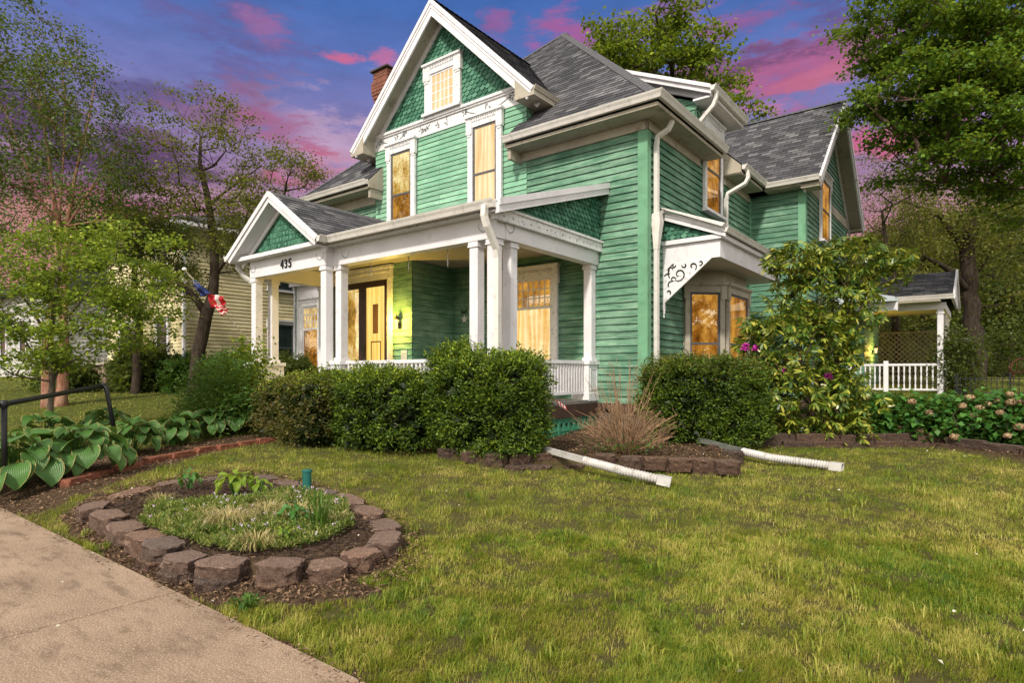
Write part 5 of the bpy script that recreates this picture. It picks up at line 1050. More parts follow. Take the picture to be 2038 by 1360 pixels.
def hosta(label, g0, R0, n, Lf, seed, name='hosta_plant', mat=None, group='hostas along the left bed', wide=.86):
    r = np.random.default_rng(seed); root = empty(name, tuple(g0), r.uniform(0, 6), label, 'plant', group)
    for i in range(n):
        a = i * 2.399 + r.uniform(-.3, .3); k = (i + .5) / n; rad = R0 * (.15 + .85 * k ** .6); d = np.array([math.cos(a), math.sin(a), 0]); sd = np.array([-d[1], d[0], 0]); L = Lf * r.uniform(.75, 1.15); h0 = R0 * (.90 - .52 * k) * r.uniform(.8, 1.15) + .05
        nu, nv = 8, 7; V = []; UV = []; tip = -.3 - 1.35 * k + r.uniform(-.25, .25); ang = .35 - .5 * k; tw = r.uniform(-.35, .35); cup = r.uniform(.12, .32)
        pos_ = d * max(rad - L * .45, .02) + Z_ * h0; pp = pos_.copy(); an = .45 - .95 * k + r.uniform(-.15, .2)
        for u in range(nu + 1):
            q = u / nu; wd_ = wide * L * .5 * math.sin(math.pi * min(1, q ** .72)) ** .8 if 0 < q < 1 else .004; dirv_ = d * math.cos(an) + Z_ * math.sin(an); nn = -d * math.sin(an) + Z_ * math.cos(an)
            for v in range(nv):
                s_ = (v / (nv - 1) * 2 - 1); sdv = sd * math.cos(tw) + nn * math.sin(tw)
                V.append(pp + sdv * s_ * wd_ + nn * (abs(s_) ** 1.6 * wd_ * cup * 1.6 + .012 * math.sin(q * 9 + s_ * 3 + i) * abs(s_))); UV.append((s_, q, 0))
            pp = pp + dirv_ * L / nu; an += (tip - an) * .16 - .09
        F = [(u * nv + v, u * nv + v + 1, (u + 1) * nv + v + 1, (u + 1) * nv + v) for u in range(nu) for v in range(nv - 1)]
        me = npmesh('leaf', V, F); at_ = me.attributes.new('uvl', 'FLOAT_VECTOR', 'POINT'); at_.data.foreach_set('vector', np.array(UV, np.float32).ravel()); o = link('leaf', me, mat or M['hosta'], root, smooth=True)
        if i % 2 == 0: s2 = MB(); s2.tube([d * .03, d * rad * .3 + Z_ * h0 * .6, pos_], [.008, .007, .005], 5, cap=False); s2.build('stalk', LM['hydr'], o)
    return root
HB = [(38, 975, .62, 26, .33, 'big blue green hosta at the left edge, its leaves hanging over the soil'), (158, 945, .58, 26, .32, 'big hosta second from the left edge, with one long leaf pointing down'), (262, 905, .48, 24, .26, 'hosta third from the left edge, behind the long bricks'), (345, 885, .45, 24, .24, 'yellow edged hosta in the middle of the row'), (425, 868, .45, 24, .24, 'hosta fifth from the left edge with brown tipped leaves'), (508, 858, .55, 26, .30, 'tall dark hosta at the right end of the row beside the yew'), (90, 900, .5, 20, .28, 'hosta behind the first two at the foot of the thin stem'), (210, 868, .42, 18, .24, 'smaller hosta behind the third one by the rail post')]
for i, (px, py, R0, n, Lf, lab) in enumerate(HB): hosta(lab, at(px, py), R0, int(n * 1.8), Lf * .92, 200 + i)
hosta('small yellow green hosta near the back of the stone ring', at(468, 985, .11), .20, 18, .15, 220, 'small_hosta', LM['lime'], 'plants in the stone ring', .5)
hosta('tiny yellow green hosta right of the small one in the stone ring', at(518, 984, .11), .13, 10, .12, 221, 'small_hosta', LM['lime'], 'plants in the stone ring', .45)
hosta('small broad leaved green plant at the back left of the stone ring', at(378, 972, .11), .13, 9, .11, 222, 'small_hosta', LM['hydr'], 'plants in the stone ring', .6)
hosta('broad leaved seedling left of the iris blades', at(585, 1050, .11), .14, 10, .11, 223, 'small_hosta', LM['hydr'], 'plants in the stone ring', .6)
hosta('small yellow leaf rosette near the front of the stone ring', at(568, 1082, .11), .07, 7, .06, 224, 'small_hosta', LM['lime'], 'plants in the stone ring', .6)

# ------------------------------------------------------------------ stones and bricks
m_, t, out = newmat('rough_block'); v = t.n('ShaderNodeTexCoord').outputs['Object']; oi = t.n('ShaderNodeObjectInfo').outputs['Random']
c0 = t.ramp(t.noise(v, 16, 6, .7), [(.3, (.085, .05, .04)), (.7, (.22, .15, .115))]); c0 = t.mix(t.m('MULTIPLY', t.sstep(t.noise(v, 120, 2, .8), .52, .64), .55), c0, (.46, .36, .30)); c0 = t.mix(t.m('MULTIPLY', t.sstep(t.noise(v, 140, 2, .8), .53, .66), .7), c0, (.035, .02, .016))
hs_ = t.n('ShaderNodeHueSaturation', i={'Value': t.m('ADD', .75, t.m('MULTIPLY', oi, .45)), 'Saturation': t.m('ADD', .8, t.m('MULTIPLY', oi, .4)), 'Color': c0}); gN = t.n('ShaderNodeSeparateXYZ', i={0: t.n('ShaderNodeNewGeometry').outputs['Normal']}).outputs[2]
hs_ = t.n('ShaderNodeMix', data_type='RGBA', i={0: t.m('MULTIPLY', t.sstep(gN, .75, .4), .55), 6: hs_.outputs[0], 7: (.045, .024, .018, 1)}); hs_ = type('o', (), {'outputs': [hs_.outputs[2]]})  # side faces darkened by normal: shade painted into the stone colour
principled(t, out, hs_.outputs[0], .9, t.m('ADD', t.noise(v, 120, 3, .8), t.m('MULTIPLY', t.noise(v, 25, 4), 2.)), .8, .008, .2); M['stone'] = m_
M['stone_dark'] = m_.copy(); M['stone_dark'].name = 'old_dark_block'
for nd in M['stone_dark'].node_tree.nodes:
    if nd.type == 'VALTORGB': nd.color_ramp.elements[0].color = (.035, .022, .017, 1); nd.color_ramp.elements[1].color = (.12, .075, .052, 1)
M['redbrick'] = plain('weathered_red_brick', (.24, .085, .05), .85, .5, 12, .6, dirt=(.07, .045, .03), dscale=9, damt=.8)
import bmesh
from mathutils import noise as mn
def block(label, p, ang, w_, d, h, mat, seed, name='stone_block', group=None, sink=.03, plainrect=False, rough=.008):
    bm_ = bmesh.new(); o2 = [(-.5, -.22), (-.28, -.5), (.28, -.5), (.5, -.22), (.36, .5), (-.36, .5)] if not plainrect else [(-.5, -.5), (.5, -.5), (.5, .5), (-.5, .5)]
    vs = [bm_.verts.new((x * w_, y * d, 0)) for x, y in o2]; f = bm_.faces.new(vs); e_ = bmesh.ops.extrude_face_region(bm_, geom=[f])
    bmesh.ops.translate(bm_, verts=[v for v in e_['geom'] if isinstance(v, bmesh.types.BMVert)], vec=(0, 0, h + sink)); bmesh.ops.recalc_face_normals(bm_, faces=bm_.faces)
    bmesh.ops.bevel(bm_, geom=list(bm_.edges), offset=.009, segments=1, affect='EDGES'); bmesh.ops.triangulate(bm_, faces=bm_.faces); bmesh.ops.subdivide_edges(bm_, edges=bm_.edges, cuts=3, use_grid_fill=True)
    for v in bm_.verts:
        q = v.co * 22 + Vector((seed * 3.1, seed, 0)); top = v.co.z > h + sink - .004; k = rough * (.35 if top else 1.9); v.co += Vector((mn.noise(q), mn.noise(q + Vector((9, 0, 0))), mn.noise(q + Vector((0, 9, 0))) * .8)) * k * 1.6
    me = bpy.data.meshes.new(name); bm_.to_mesh(me); bm_.free(); o = link(name, me, mat, None, label=label, cat='stone' if not plainrect else 'brick', group=group, smooth=False); o.location = (p[0], p[1], p[2] - sink); rq = random.Random(seed); o.rotation_euler = (rq.uniform(-.03, .03), rq.uniform(-.03, .03), ang); return o
ring_lab = ['front stone of the ring, largest of all, with a chipped face', 'front stone just right of the largest one', 'flat pinkish stone at the front right of the ring', 'tilted flat stone at the right of the ring front', 'stone at the lower right bend of the ring', 'stone at the rightmost point of the ring', 'stone above the rightmost one', 'stone on the right back curve before the green post', 'stone just right of the green post', 'stone just left of the green post', 'back stone left of the green post, second from it', 'back stone behind the small yellow hosta', 'back stone behind the broad leaved plant', 'long back stone at the left of the ring', 'long stone at the upper left bend of the ring', 'leftmost stone of the ring by the turf tongue', 'stone in front of the leftmost one along the sidewalk', 'small reddish stone on the sidewalk side of the ring', 'stone on the sidewalk side next to the small reddish one', 'broad sandy stone on the sidewalk side', 'round fronted stone left of the largest front one']
n = len(ring_w)
for i, p in enumerate(ring_w):
    a, b = np.array(ring_w[i - 1]), np.array(ring_w[(i + 1) % n]); tg = (b - a)[:2]; wdt = np.linalg.norm(tg) / 2 * (.90 + .07 * math.sin(i * 3.7)); outv = p[:2] - rc[:2]; ang = math.atan2(tg[1], tg[0]); 
    nv_ = np.array([math.sin(ang), -math.cos(ang)])
    if nv_ @ outv < 0: ang += math.pi
    hh = .115 - float(gz(p[0], p[1])); hh = min(max(hh, .075), .11)
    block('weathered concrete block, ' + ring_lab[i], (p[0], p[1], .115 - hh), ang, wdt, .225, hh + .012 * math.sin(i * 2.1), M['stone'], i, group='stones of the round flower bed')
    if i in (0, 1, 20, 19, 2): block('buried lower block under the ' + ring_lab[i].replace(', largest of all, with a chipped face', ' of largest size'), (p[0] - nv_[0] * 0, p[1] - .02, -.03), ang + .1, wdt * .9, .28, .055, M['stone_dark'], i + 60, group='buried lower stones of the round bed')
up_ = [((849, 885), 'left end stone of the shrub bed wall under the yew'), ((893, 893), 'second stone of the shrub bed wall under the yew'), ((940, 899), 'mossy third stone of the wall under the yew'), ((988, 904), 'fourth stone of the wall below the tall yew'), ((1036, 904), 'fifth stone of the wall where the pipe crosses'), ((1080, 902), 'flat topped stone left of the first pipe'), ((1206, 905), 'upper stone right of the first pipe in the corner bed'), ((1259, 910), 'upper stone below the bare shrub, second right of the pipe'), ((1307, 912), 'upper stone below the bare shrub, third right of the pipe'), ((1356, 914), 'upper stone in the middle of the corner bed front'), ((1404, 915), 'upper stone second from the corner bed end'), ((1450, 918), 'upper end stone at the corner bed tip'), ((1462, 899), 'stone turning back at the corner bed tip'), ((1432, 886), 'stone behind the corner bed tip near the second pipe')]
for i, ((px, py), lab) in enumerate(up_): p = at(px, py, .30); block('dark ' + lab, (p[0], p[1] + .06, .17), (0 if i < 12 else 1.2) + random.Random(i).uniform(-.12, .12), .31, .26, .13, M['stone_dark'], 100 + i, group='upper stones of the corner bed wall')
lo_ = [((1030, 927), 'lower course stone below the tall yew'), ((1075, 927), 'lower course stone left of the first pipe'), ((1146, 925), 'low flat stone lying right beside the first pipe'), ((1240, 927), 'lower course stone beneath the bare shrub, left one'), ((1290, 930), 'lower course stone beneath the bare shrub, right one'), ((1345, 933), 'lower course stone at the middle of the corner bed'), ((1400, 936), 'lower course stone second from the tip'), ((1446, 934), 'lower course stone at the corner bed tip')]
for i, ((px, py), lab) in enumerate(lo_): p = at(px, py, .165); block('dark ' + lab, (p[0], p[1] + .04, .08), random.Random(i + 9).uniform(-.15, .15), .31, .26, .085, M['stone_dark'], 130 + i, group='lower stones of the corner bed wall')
br2 = [((150, 957), 'half buried brick under the second hosta'), ((195, 944), 'muddy brick right of the second hosta'), ((255, 929), 'long tilted brick under the third hosta'), ((313, 913), 'bright red brick in the middle of the hosta edge'), ((362, 904), 'small red brick right of the bright one'), ((411, 893), 'dark red block under the fifth hosta'), ((452, 888), 'red brick left of the last hosta'), ((493, 881), 'red brick below the last hosta'), ((530, 875), 'red brick at the right end of the edge by the yew')]
pr = [at(a[0], a[1] + 6) for a, _ in br2]
for i, (a, lab) in enumerate(br2):
    p = pr[i]; q = pr[min(i + 1, len(pr) - 1)]; p0_ = pr[max(i - 1, 0)]; d = (q - p0_)[:2]; block(lab, (p[0], p[1], p[2] - .01), math.atan2(d[1], d[0]), min(.40, np.linalg.norm(d) / (2 if 0 < i < len(pr) - 1 else 1) * .93), .13, .085, M['redbrick'], 160 + i, 'brick', 'bricks edging the hosta bed', plainrect=True, rough=.005)
W2 = [(1500, 888), (1560, 890), (1620, 891), (1680, 892), (1740, 891), (1800, 890), (1862, 892), (1935, 904), (2010, 916), (2090, 930)]
wall_names = ['left end', 'second', 'third', 'fourth', 'fifth', 'sixth', 'seventh', 'eighth', 'last']
for i in range(len(W2) - 1):
    a, b = at(*W2[i]), at(*W2[i + 1]); c = (a + b) / 2; L = np.linalg.norm((b - a)[:2]); an = math.atan2(b[1] - a[1], b[0] - a[0])
    block(f'{wall_names[i]} lower course block of the dark wall before the rhododendron and hydrangeas', (c[0], c[1] + .07, float(gz(c[0], c[1])) - .02), an, L * .96, .14, .11, M['stone_dark'], 180 + i, 'wall_block', 'lower blocks of the right hand bed wall', plainrect=True, rough=.005)
    a2 = a + (b - a) * .45; c2 = (a2 + b + (b - a) * .45) / 2; block(f'{wall_names[i]} upper course block of the dark wall before the rhododendron and hydrangeas', (c2[0], c2[1] + .09, float(gz(c2[0], c2[1])) + .10), an, L * .97, .14, .11, M['stone_dark'], 200 + i, 'wall_block', 'upper blocks of the right hand bed wall', plainrect=True, rough=.005)

# ------------------------------------------------------------------ scatter: mulch, litter, grass, ground cover
def zground(X, Y):
    z = gz(X, Y); z = np.where(inpoly(X, Y, bedA), np.maximum(z, .24), z); z = np.where(inpoly(X, Y, [tuple(rc[:2] + (np.array(p) - rc[:2]) * .93) for p in ring_poly]), .085, z); hq = wh(X, Y)[1]; z = np.where(hq < -8.455, np.maximum(z, .001), z); return z
def chips(name, poly, n, L, W, mat, label, cat, seed, zoff=.006, sel=None):
    r = np.random.default_rng(seed); q = np.array(poly); lo, hi = q.min(0), q.max(0); X = r.uniform(lo[0], hi[0], n * 3); Y = r.uniform(lo[1], hi[1], n * 3); k = inpoly(X, Y, poly)
    if sel is not None: k &= sel(X, Y)
    X, Y = X[k][:n], Y[k][:n]; P = np.stack([X, Y, zground(X, Y) + zoff + r.uniform(0, .02, len(X))], -1); A = r.normal(size=P.shape) * np.array([1, 1, .22]); Nn = r.normal(size=P.shape) * .35 + Z_
    V, F = leafmesh(P, A, Nn, L * r.uniform(.4, 1.4, len(X)), W * r.uniform(.5, 1.3, len(X)), .25); return link(name, npmesh(name, V, F), mat, kind='stuff', label=label, cat=cat)
litter_m = leaf_mat('brown_litter', [(.05, .028, .018), (.15, .085, .05), (.38, .25, .15)], .05, .8, nscale=4); mulch_m = leaf_mat('dark_mulch', [(.018, .011, .009), (.05, .03, .024), (.12, .08, .06)], .0, .8)
rin = [tuple(rc[:2] + (np.array(p) - rc[:2]) * .92) for p in ring_poly]; rout = [tuple(rc[:2] + (np.array(p) - rc[:2]) * 1.26) for p in ring_poly]
chips('mulch', rin, 9000, .035, .012, mulch_m, 'dark shredded bark mulch inside the stone ring', 'mulch', 1)
chips('leaf_litter', bedA, 16000, .045, .026, litter_m, 'brown fallen leaves and chips covering the shrub beds', 'leaves', 2, sel=lambda X, Y: Y < 11.5)
chips('soil_litter', hostab, 3500, .04, .018, litter_m, 'dry bits and roots on the soil strip below the hostas', 'leaves', 3)
chips('edge_litter', rout, 7500, .038, .016, litter_m, 'dry grass and leaf bits in the bare soil around the stone ring', 'leaves', 4, sel=lambda X, Y: ~inpoly(X, Y, rin) & (wh(X, Y)[1] > -8.6))
edge_strip = [tuple(hw(x, y)[:2]) for x, y in ((-4.2, -8.56), (6, -8.56), (6, -8.26), (-4.2, -8.26))]
chips('verge_litter', edge_strip, 5200, .03, .012, litter_m, 'dry crumbs along the sidewalk edge', 'leaves', 5, sel=lambda X, Y: X < 1.5)
vis_poly = [(-3, 2), (3, 2), (10, 9.5), (-6, 9.5)]
chips('lawn_litter', vis_poly, 130, .035, .018, plain('pale_petals', (.62, .58, .46), .8, .3, 9), 'pale petals and dry leaf bits scattered over the lawn', 'leaves', 6, zoff=.035)
# grass
m_, t, out = newmat('grass_blades'); v = t.n('ShaderNodeTexCoord').outputs['Object']; g_ = t.n('ShaderNodeNewGeometry')
k = t.m('ADD', t.m('MULTIPLY', t.noise(v, .9, 5, .65), .75), t.m('ADD', t.m('MULTIPLY', t.noise(v, 7, 4, .7), .65), t.m('MULTIPLY', g_.outputs['Random Per Island'], .22)))
cc = t.ramp(k, [(.50, (.024, .080, .009)), (.65, (.095, .185, .015)), (.82, (.26, .29, .028)), (1., (.56, .47, .14))])
p = t.n('ShaderNodeBsdfPrincipled', i={'Base Color': cc, 'Roughness': .5, 'Specular IOR Level': .3}); tr = t.n('ShaderNodeBsdfTranslucent', i={'Color': t.mix(.4, cc, (.3, .3, .02))}); mx = t.n('ShaderNodeMixShader', i={0: .35, 1: p.outputs[0], 2: tr.outputs[0]}); t.L.new(mx.outputs[0], out.inputs[0]); M['grass'] = m_
def vnoise(X, Y, s, seed):
    r = np.random.default_rng(seed); G = r.uniform(size=(64, 64)); x = X * s; y = Y * s; i = np.floor(x).astype(int); j = np.floor(y).astype(int); fx = x - i; fy = y - j; fx = fx * fx * (3 - 2 * fx); fy = fy * fy * (3 - 2 * fy)
    g_ = lambda a, b: G[a % 64, b % 64]; return (g_(i, j) * (1 - fx) + g_(i + 1, j) * fx) * (1 - fy) + (g_(i, j + 1) * (1 - fx) + g_(i + 1, j + 1) * fx) * fy
rout2 = [tuple(rc[:2] + (np.array(p) - rc[:2]) * 1.13) for p in ring_poly]
def blades(D0_, D1_, n, h, w_, seed, seg=True):
    r = np.random.default_rng(seed); u = r.uniform(size=n); D = (D0_ ** .5 + u * (D1_ ** .5 - D0_ ** .5)) ** 2; tx = r.uniform(-1.05, 1.4, n); X = tx * D + r.normal(size=n) * .01; Y = D
    hx_, hy_ = wh(X, Y); k = (hy_ > -8.50 + .12 * vnoise(X, Y, 7, 9)) & ~inpoly(X, Y, bedA) & ~inpoly(X, Y, hostab) & ~inpoly(X, Y, rout2) & ~((hy_ < -7.7) & inpoly(X, Y, rout)) & ~((hx_ > -9.9) & (hx_ < 1.2) & (hy_ > -3.2) & (hy_ < 12)); cl = vnoise(X, Y, 4, 1) * .35 + vnoise(X, Y, 11, 2) * .4 + vnoise(X, Y, 23, 3) * .25
    k &= r.uniform(size=n) < np.clip((cl - .24) * 3.4, .0, 1); X, Y, cl = X[k], Y[k], cl[k]; n = len(X); z = np.where(hy_[k] < -8.45, np.maximum(gz(X, Y), .003), gz(X, Y)); edge = np.exp(-((hy_[k] + 8.35) / .12) ** 2)
    H = h * (.15 + 1.5 * cl) * r.uniform(.6, 1.35, n) * (1 + .5 * edge); th = r.uniform(0, 2 * math.pi, n); lean = r.uniform(.15, 1.1, n); lw = vnoise(X, Y, 4, 5) * 6.28; d = np.stack([np.cos(th) + .7 * np.cos(lw), np.sin(th) + .7 * np.sin(lw), 0 * th], -1); d = unit(d); sdv = np.stack([-np.sin(th + 1), np.cos(th + 1), 0 * th], -1)
    B = np.stack([X, Y, z - .004], -1); wv = (w_ * (.6 + .5 * (Y / D0_ - 1)) * r.uniform(.7, 1.3, n))[:, None] * sdv; H = H[:, None]; ln = lean[:, None]; m1 = B + d * H * ln * .25 + Z_ * H * .6; tp = B + d * H * ln * .85 + Z_ * H * np.clip(1.05 - .35 * ln, .3, 1)
    if seg:
        V = np.stack([B - wv, B + wv, m1 + wv * .8, m1 - wv * .8, tp], 1).reshape(-1, 3); b = np.arange(n)[:, None] * 5; F = np.concatenate([b + [0, 1, 2], b + [0, 2, 3], b + [3, 2, 4]])
    else: V = np.stack([B - wv, B + wv, tp], 1).reshape(-1, 3); b = np.arange(n)[:, None] * 3; F = b + [0, 1, 2]
    return V, F
Vs_, Fs_ = [], []; off_ = 0
for args in ((2.2, 5.0, 340000, .043, .0020, 1, True), (5.0, 9.5, 290000, .044, .0036, 2, False), (9.5, 30, 130000, .06, .007, 3, False)):
    V, F = blades(*args); Vs_.append(V); Fs_.append(F + off_); off_ += len(V)
r = np.random.default_rng(77)
for q_ in range(260):                                # taller weedy tufts
    D_ = r.uniform(2.3, 8.5); x_ = r.uniform(-.75, .95) * D_; hx_, hy_ = wh(np.array([x_]), np.array([D_]))
    if hy_[0] < -8.35 or inpoly(np.array([x_]), np.array([D_]), bedA)[0] or inpoly(np.array([x_]), np.array([D_]), rout2)[0] or inpoly(np.array([x_]), np.array([D_]), hostab)[0]: continue
    k_ = 26; th = r.uniform(0, 6.28, k_); B = np.stack([x_ + r.normal(size=k_) * .035, D_ + r.normal(size=k_) * .035, np.full(k_, float(gz(x_, D_)))], -1); d = np.stack([np.cos(th), np.sin(th), 0 * th], -1); sdv = np.stack([-np.sin(th), np.cos(th), 0 * th], -1) * .0028; H = r.uniform(.05, .105, (k_, 1)); ln = r.uniform(.2, 1.1, (k_, 1)); m1 = B + d * H * ln * .3 + Z_ * H * .65; tp = B + d * H * ln + Z_ * H * (1 - .4 * ln)
    Vs_.append(np.stack([B - sdv, B + sdv, m1 + sdv, m1 - sdv, tp], 1).reshape(-1, 3)); b = np.arange(k_)[:, None] * 5; Fs_.append(np.concatenate([b + [0, 1, 2], b + [0, 2, 3], b + [3, 2, 4]]) + off_); off_ += k_ * 5
V = np.concatenate(Vs_); F = np.concatenate(Fs_); link('grass', npmesh('grass', V, F), M['grass'], kind='stuff', label='patchy yellow green mown lawn grass', cat='grass')
# flower ring ground cover
r = np.random.default_rng(300); c0 = at(520, 1040, .11); gpoly = P2([(275, 1035), (320, 1000), (400, 1000), (520, 990), (560, 985), (640, 985), (690, 1010), (705, 1045), (640, 1080), (560, 1092), (470, 1098), (400, 1085), (330, 1065)], .12)
q = np.array(gpoly); X = r.uniform(q[:, 0].min(), q[:, 0].max(), 60000); Y = r.uniform(q[:, 1].min(), q[:, 1].max(), 60000); k = inpoly(X, Y, gpoly) & (r.uniform(size=60000) < np.clip(vnoise(X, Y, 7, 4) * 2.6 - .5, .08, 1)); X, Y = X[k], Y[k]; hN = .03 + .10 * vnoise(X, Y, 5, 7)
P = np.stack([X, Y, .10 + hN * r.uniform(.2, 1, len(X))], -1); A = r.normal(size=P.shape) * .7 + Z_ * .8; V, F = leafmesh(P, A, r.normal(size=P.shape), .035 * r.uniform(.6, 1.4, len(X)), .009)
link('ground_cover', npmesh('ground_cover', V, F), leaf_mat('phlox_leaves', [(.02, .06, .01), (.07, .14, .02), (.22, .28, .05), (.45, .40, .16)], .3, nscale=5), kind='stuff', label='mat of fine leaved creeping phlox filling the stone ring', cat='plants')
k = r.choice(len(P), 110, replace=False); q = P[k] + Z_ * .035; q = np.repeat(q, 6, axis=0) + r.normal(size=(660, 3)) * .006; V, F = leafmesh(q, r.normal(size=q.shape), r.normal(size=q.shape) * .4 + Z_, .017, .013); link('phlox_flowers', npmesh('phlox_flowers', V, F), plain('pale_lilac_petals', (.60, .48, .62), .6, .2, 30), kind='stuff', label='tiny pale lilac flowers scattered on the creeping phlox', cat='flowers')
straw = leaf_mat('straw_blades', [(.20, .14, .06), (.42, .34, .14), (.62, .54, .28)], .3, .7)
def tuft(name, label, p, n, h, rad, mat, seed, w_=.004, lean=.9):
    r = np.random.default_rng(seed); th = r.uniform(0, 6.28, n); d = np.stack([np.cos(th), np.sin(th), 0 * th], -1); B = np.array(p) + d * r.uniform(0, rad, n)[:, None] * .5; H = (h * r.uniform(.5, 1.1, n))[:, None]; ln = (lean * r.uniform(.2, 1, n))[:, None]; sdv = np.stack([-np.sin(th), np.cos(th), 0 * th], -1) * w_
    m1 = B + d * H * ln * .3 + Z_ * H * .65; m2 = B + d * H * ln * .8 + Z_ * H * np.clip(1 - .25 * ln, 0, 1); tp = B + d * H * ln * 1.2 + Z_ * H * np.clip(1.0 - .65 * ln, 0, 1); V = np.stack([B - sdv, B + sdv, m1 + sdv, m1 - sdv, m2 + sdv * .7, m2 - sdv * .7, tp + sdv * .1, tp - sdv * .1], 1).reshape(-1, 3); b = np.arange(n)[:, None] * 8
    F = np.concatenate([b + [0, 1, 2, 3], b + [3, 2, 4, 5], b + [5, 4, 6, 7]]); return link(name, npmesh(name, V, F), mat, label=label, cat='plant', group='plants in the stone ring')
for i, (px, py, n, h, rad, lab) in enumerate([(455, 1050, 330, .17, .34, 'large dry tuft of straw coloured grass in the middle left of the ring'), (600, 1035, 260, .16, .30, 'dry grass tuft beside the iris blades'), (510, 1090, 220, .12, .26, 'small dry grass tuft near the front stones'), (320, 1000, 70, .10, .22, 'sparse dry sprigs at the left back of the ring'), (560, 1000, 180, .10, .3, 'low dry grass tuft toward the back right of the ring'), (672, 1040, 120, .10, .22, 'dry grass tuft at the right side of the ring'), (395, 1030, 160, .11, .26, 'dry yellow grass tuft in the left part of the ring'), (530, 1025, 260, .13, .32, 'dry pale grass tuft in the very middle of the ring')]): tuft('dry_grass_tuft', lab, at(px, py, .11), n, h, rad, straw, 310 + i, .0025, 1.3)
tuft('iris_plant', 'upright clump of narrow green iris blades on the right of the stone ring', at(636, 1060, .11), 46, .30, .14, LM['green'], 330, .006, .45)
tuft('weed_tuft', 'broad bladed grass weed by the sidewalk corner in front of the ring', at(492, 1208, .02), 60, .07, .12, LM['green'], 331, .006, 1.6)['group'] = 'weeds'

# ------------------------------------------------------------------ small things in the garden
def to_local(root, pts): return [np.asarray(p) - np.asarray(root) for p in pts]
# handrail
g0 = dp(8, 880, 6.6); hr = empty('handrail', (0, 0, 0), 0, 'dark iron pipe handrail sloping over the hostas', 'handrail')
g = MB(); g.tube([dp(-260, 850, 5.6), dp(8, 805, 6.6), dp(204, 768, 8.4)], .030, 12); g.build('rail', M['black'], hr, smooth=True)
g = MB(); g.tube([dp(8, 805, 6.6), dp(9, 960, 6.6)], .028, 12); g.build('post', M['black'], hr, smooth=True)
g = MB(); g.tube([dp(204, 768, 8.4), dp(211, 771, 8.4), dp(228, 860, 8.4)], .028, 12); g.build('post', M['black'], hr, smooth=True)
for q in (dp(8, 805, 6.6), dp(205, 769, 8.4)): g = MB(); g.lathe(q - Z_ * .04, [(.03, 0), (.042, .01), (.046, .04), (.042, .07), (.02, .085)], 12); g.build('fitting', M['black'], hr, smooth=True)
# corrugated drain pipes
pipe_m = plain('white_drain_plastic', (.52, .50, .49), .45, .15, 4, .1, spec=.5, dirt=(.20, .16, .12), dscale=7, damt=.6)
def corr(pts, r0, pitch=.022):
    P = [np.asarray(p, float) for p in pts]; L = [0]
    for i in range(1, len(P)): L.append(L[-1] + np.linalg.norm(P[i] - P[i - 1]))
    n = int(L[-1] / (pitch / 2)); out_ = []; rad = []
    for i in range(n + 1): s_ = L[-1] * i / n; j = min(np.searchsorted(L, s_, side='right') - 1, len(P) - 2); u = (s_ - L[j]) / (L[j + 1] - L[j]); out_.append(P[j] + (P[j + 1] - P[j]) * u); rad.append(r0 * (1.10 if i % 2 else .86))
    return out_, rad
def drain(label, a, b, e, mid, mm):
    root = empty('drain_pipe', tuple(b), 0, label, 'pipe', 'downspout extensions on the lawn'); b0 = np.asarray(b); g = MB(); g.tube([np.asarray(a) - b0, np.zeros(3)], .052, 4, flat=.75)
    for k in (-.022, 0, .022): d = nrm(-(np.asarray(a) - b0)); sdn = nrm(np.cross(d, Z_)); g.tube([np.asarray(a) - b0 + sdn * k + Z_ * .038, sdn * k + Z_ * .038], .006, 4)
    g.build('square_section', mm, root); pts, rad = corr([np.zeros(3)] + [np.asarray(q) - b0 for q in mid] + [np.asarray(e) - b0], .050, .034); g = MB(); g.tube(pts, rad, 14); g.build('corrugated_section', pipe_m, root)
    d = nrm(np.asarray(e) - np.asarray(mid[-1])); g = MB(); U = nrm(np.cross(Z_, d)); p = np.asarray(e) - b0; Vv = np.cross(d, U)
    for (a0, a1, c0_, c1_) in ((-.065, .065, .045, .05), (-.065, .065, -.05, -.045), (-.065, -.06, -.045, .045), (.06, .065, -.045, .045)): g.obox(p, U, Vv, d, a0, a1, c0_, c1_, -.02, .13)
    g.build('end_fitting', pipe_m, root); return root
drain('long white downspout extension lying over the stone wall onto the lawn', at(1042, 884, .33), at(1162, 917, .30), at(1312, 955, .16), [at(1240, 938, .235)], pipe_m)
drain('white corrugated drain pipe curving onto the lawn right of the corner bed', at(1392, 877, .32), at(1478, 899, .27), at(1655, 928, .17), [at(1530, 911, .24), at(1590, 919, .19)], plain('grey_green_gutter', (.16, .17, .15), .6, .3, 5))
# green post
p = at(611, 972, .12); po = empty('outlet_post', tuple(p), 0, 'small dark green cylindrical outlet post at the back of the stone ring', 'post'); g = MB(); g.lathe((0, 0, -.02), [(.046, 0), (.046, .19), (.043, .2)], 20); g.build('body', plain('green_plastic', (.015, .12, .10), .45, .2, 6), po, smooth=False)
g = MB(); g.lathe((0, 0, .17), [(.052, 0), (.052, .022), (.046, .03), (.02, .032)], 20); g.build('cap', bpy.data.materials['green_plastic'], po); g = MB(); g.tube([(-.05, 0, 0), (-.09, 0, .06), (-.075, .01, .10), (-.05, 0, .11)], .006, 6); g.build('cable', M['black'], po)
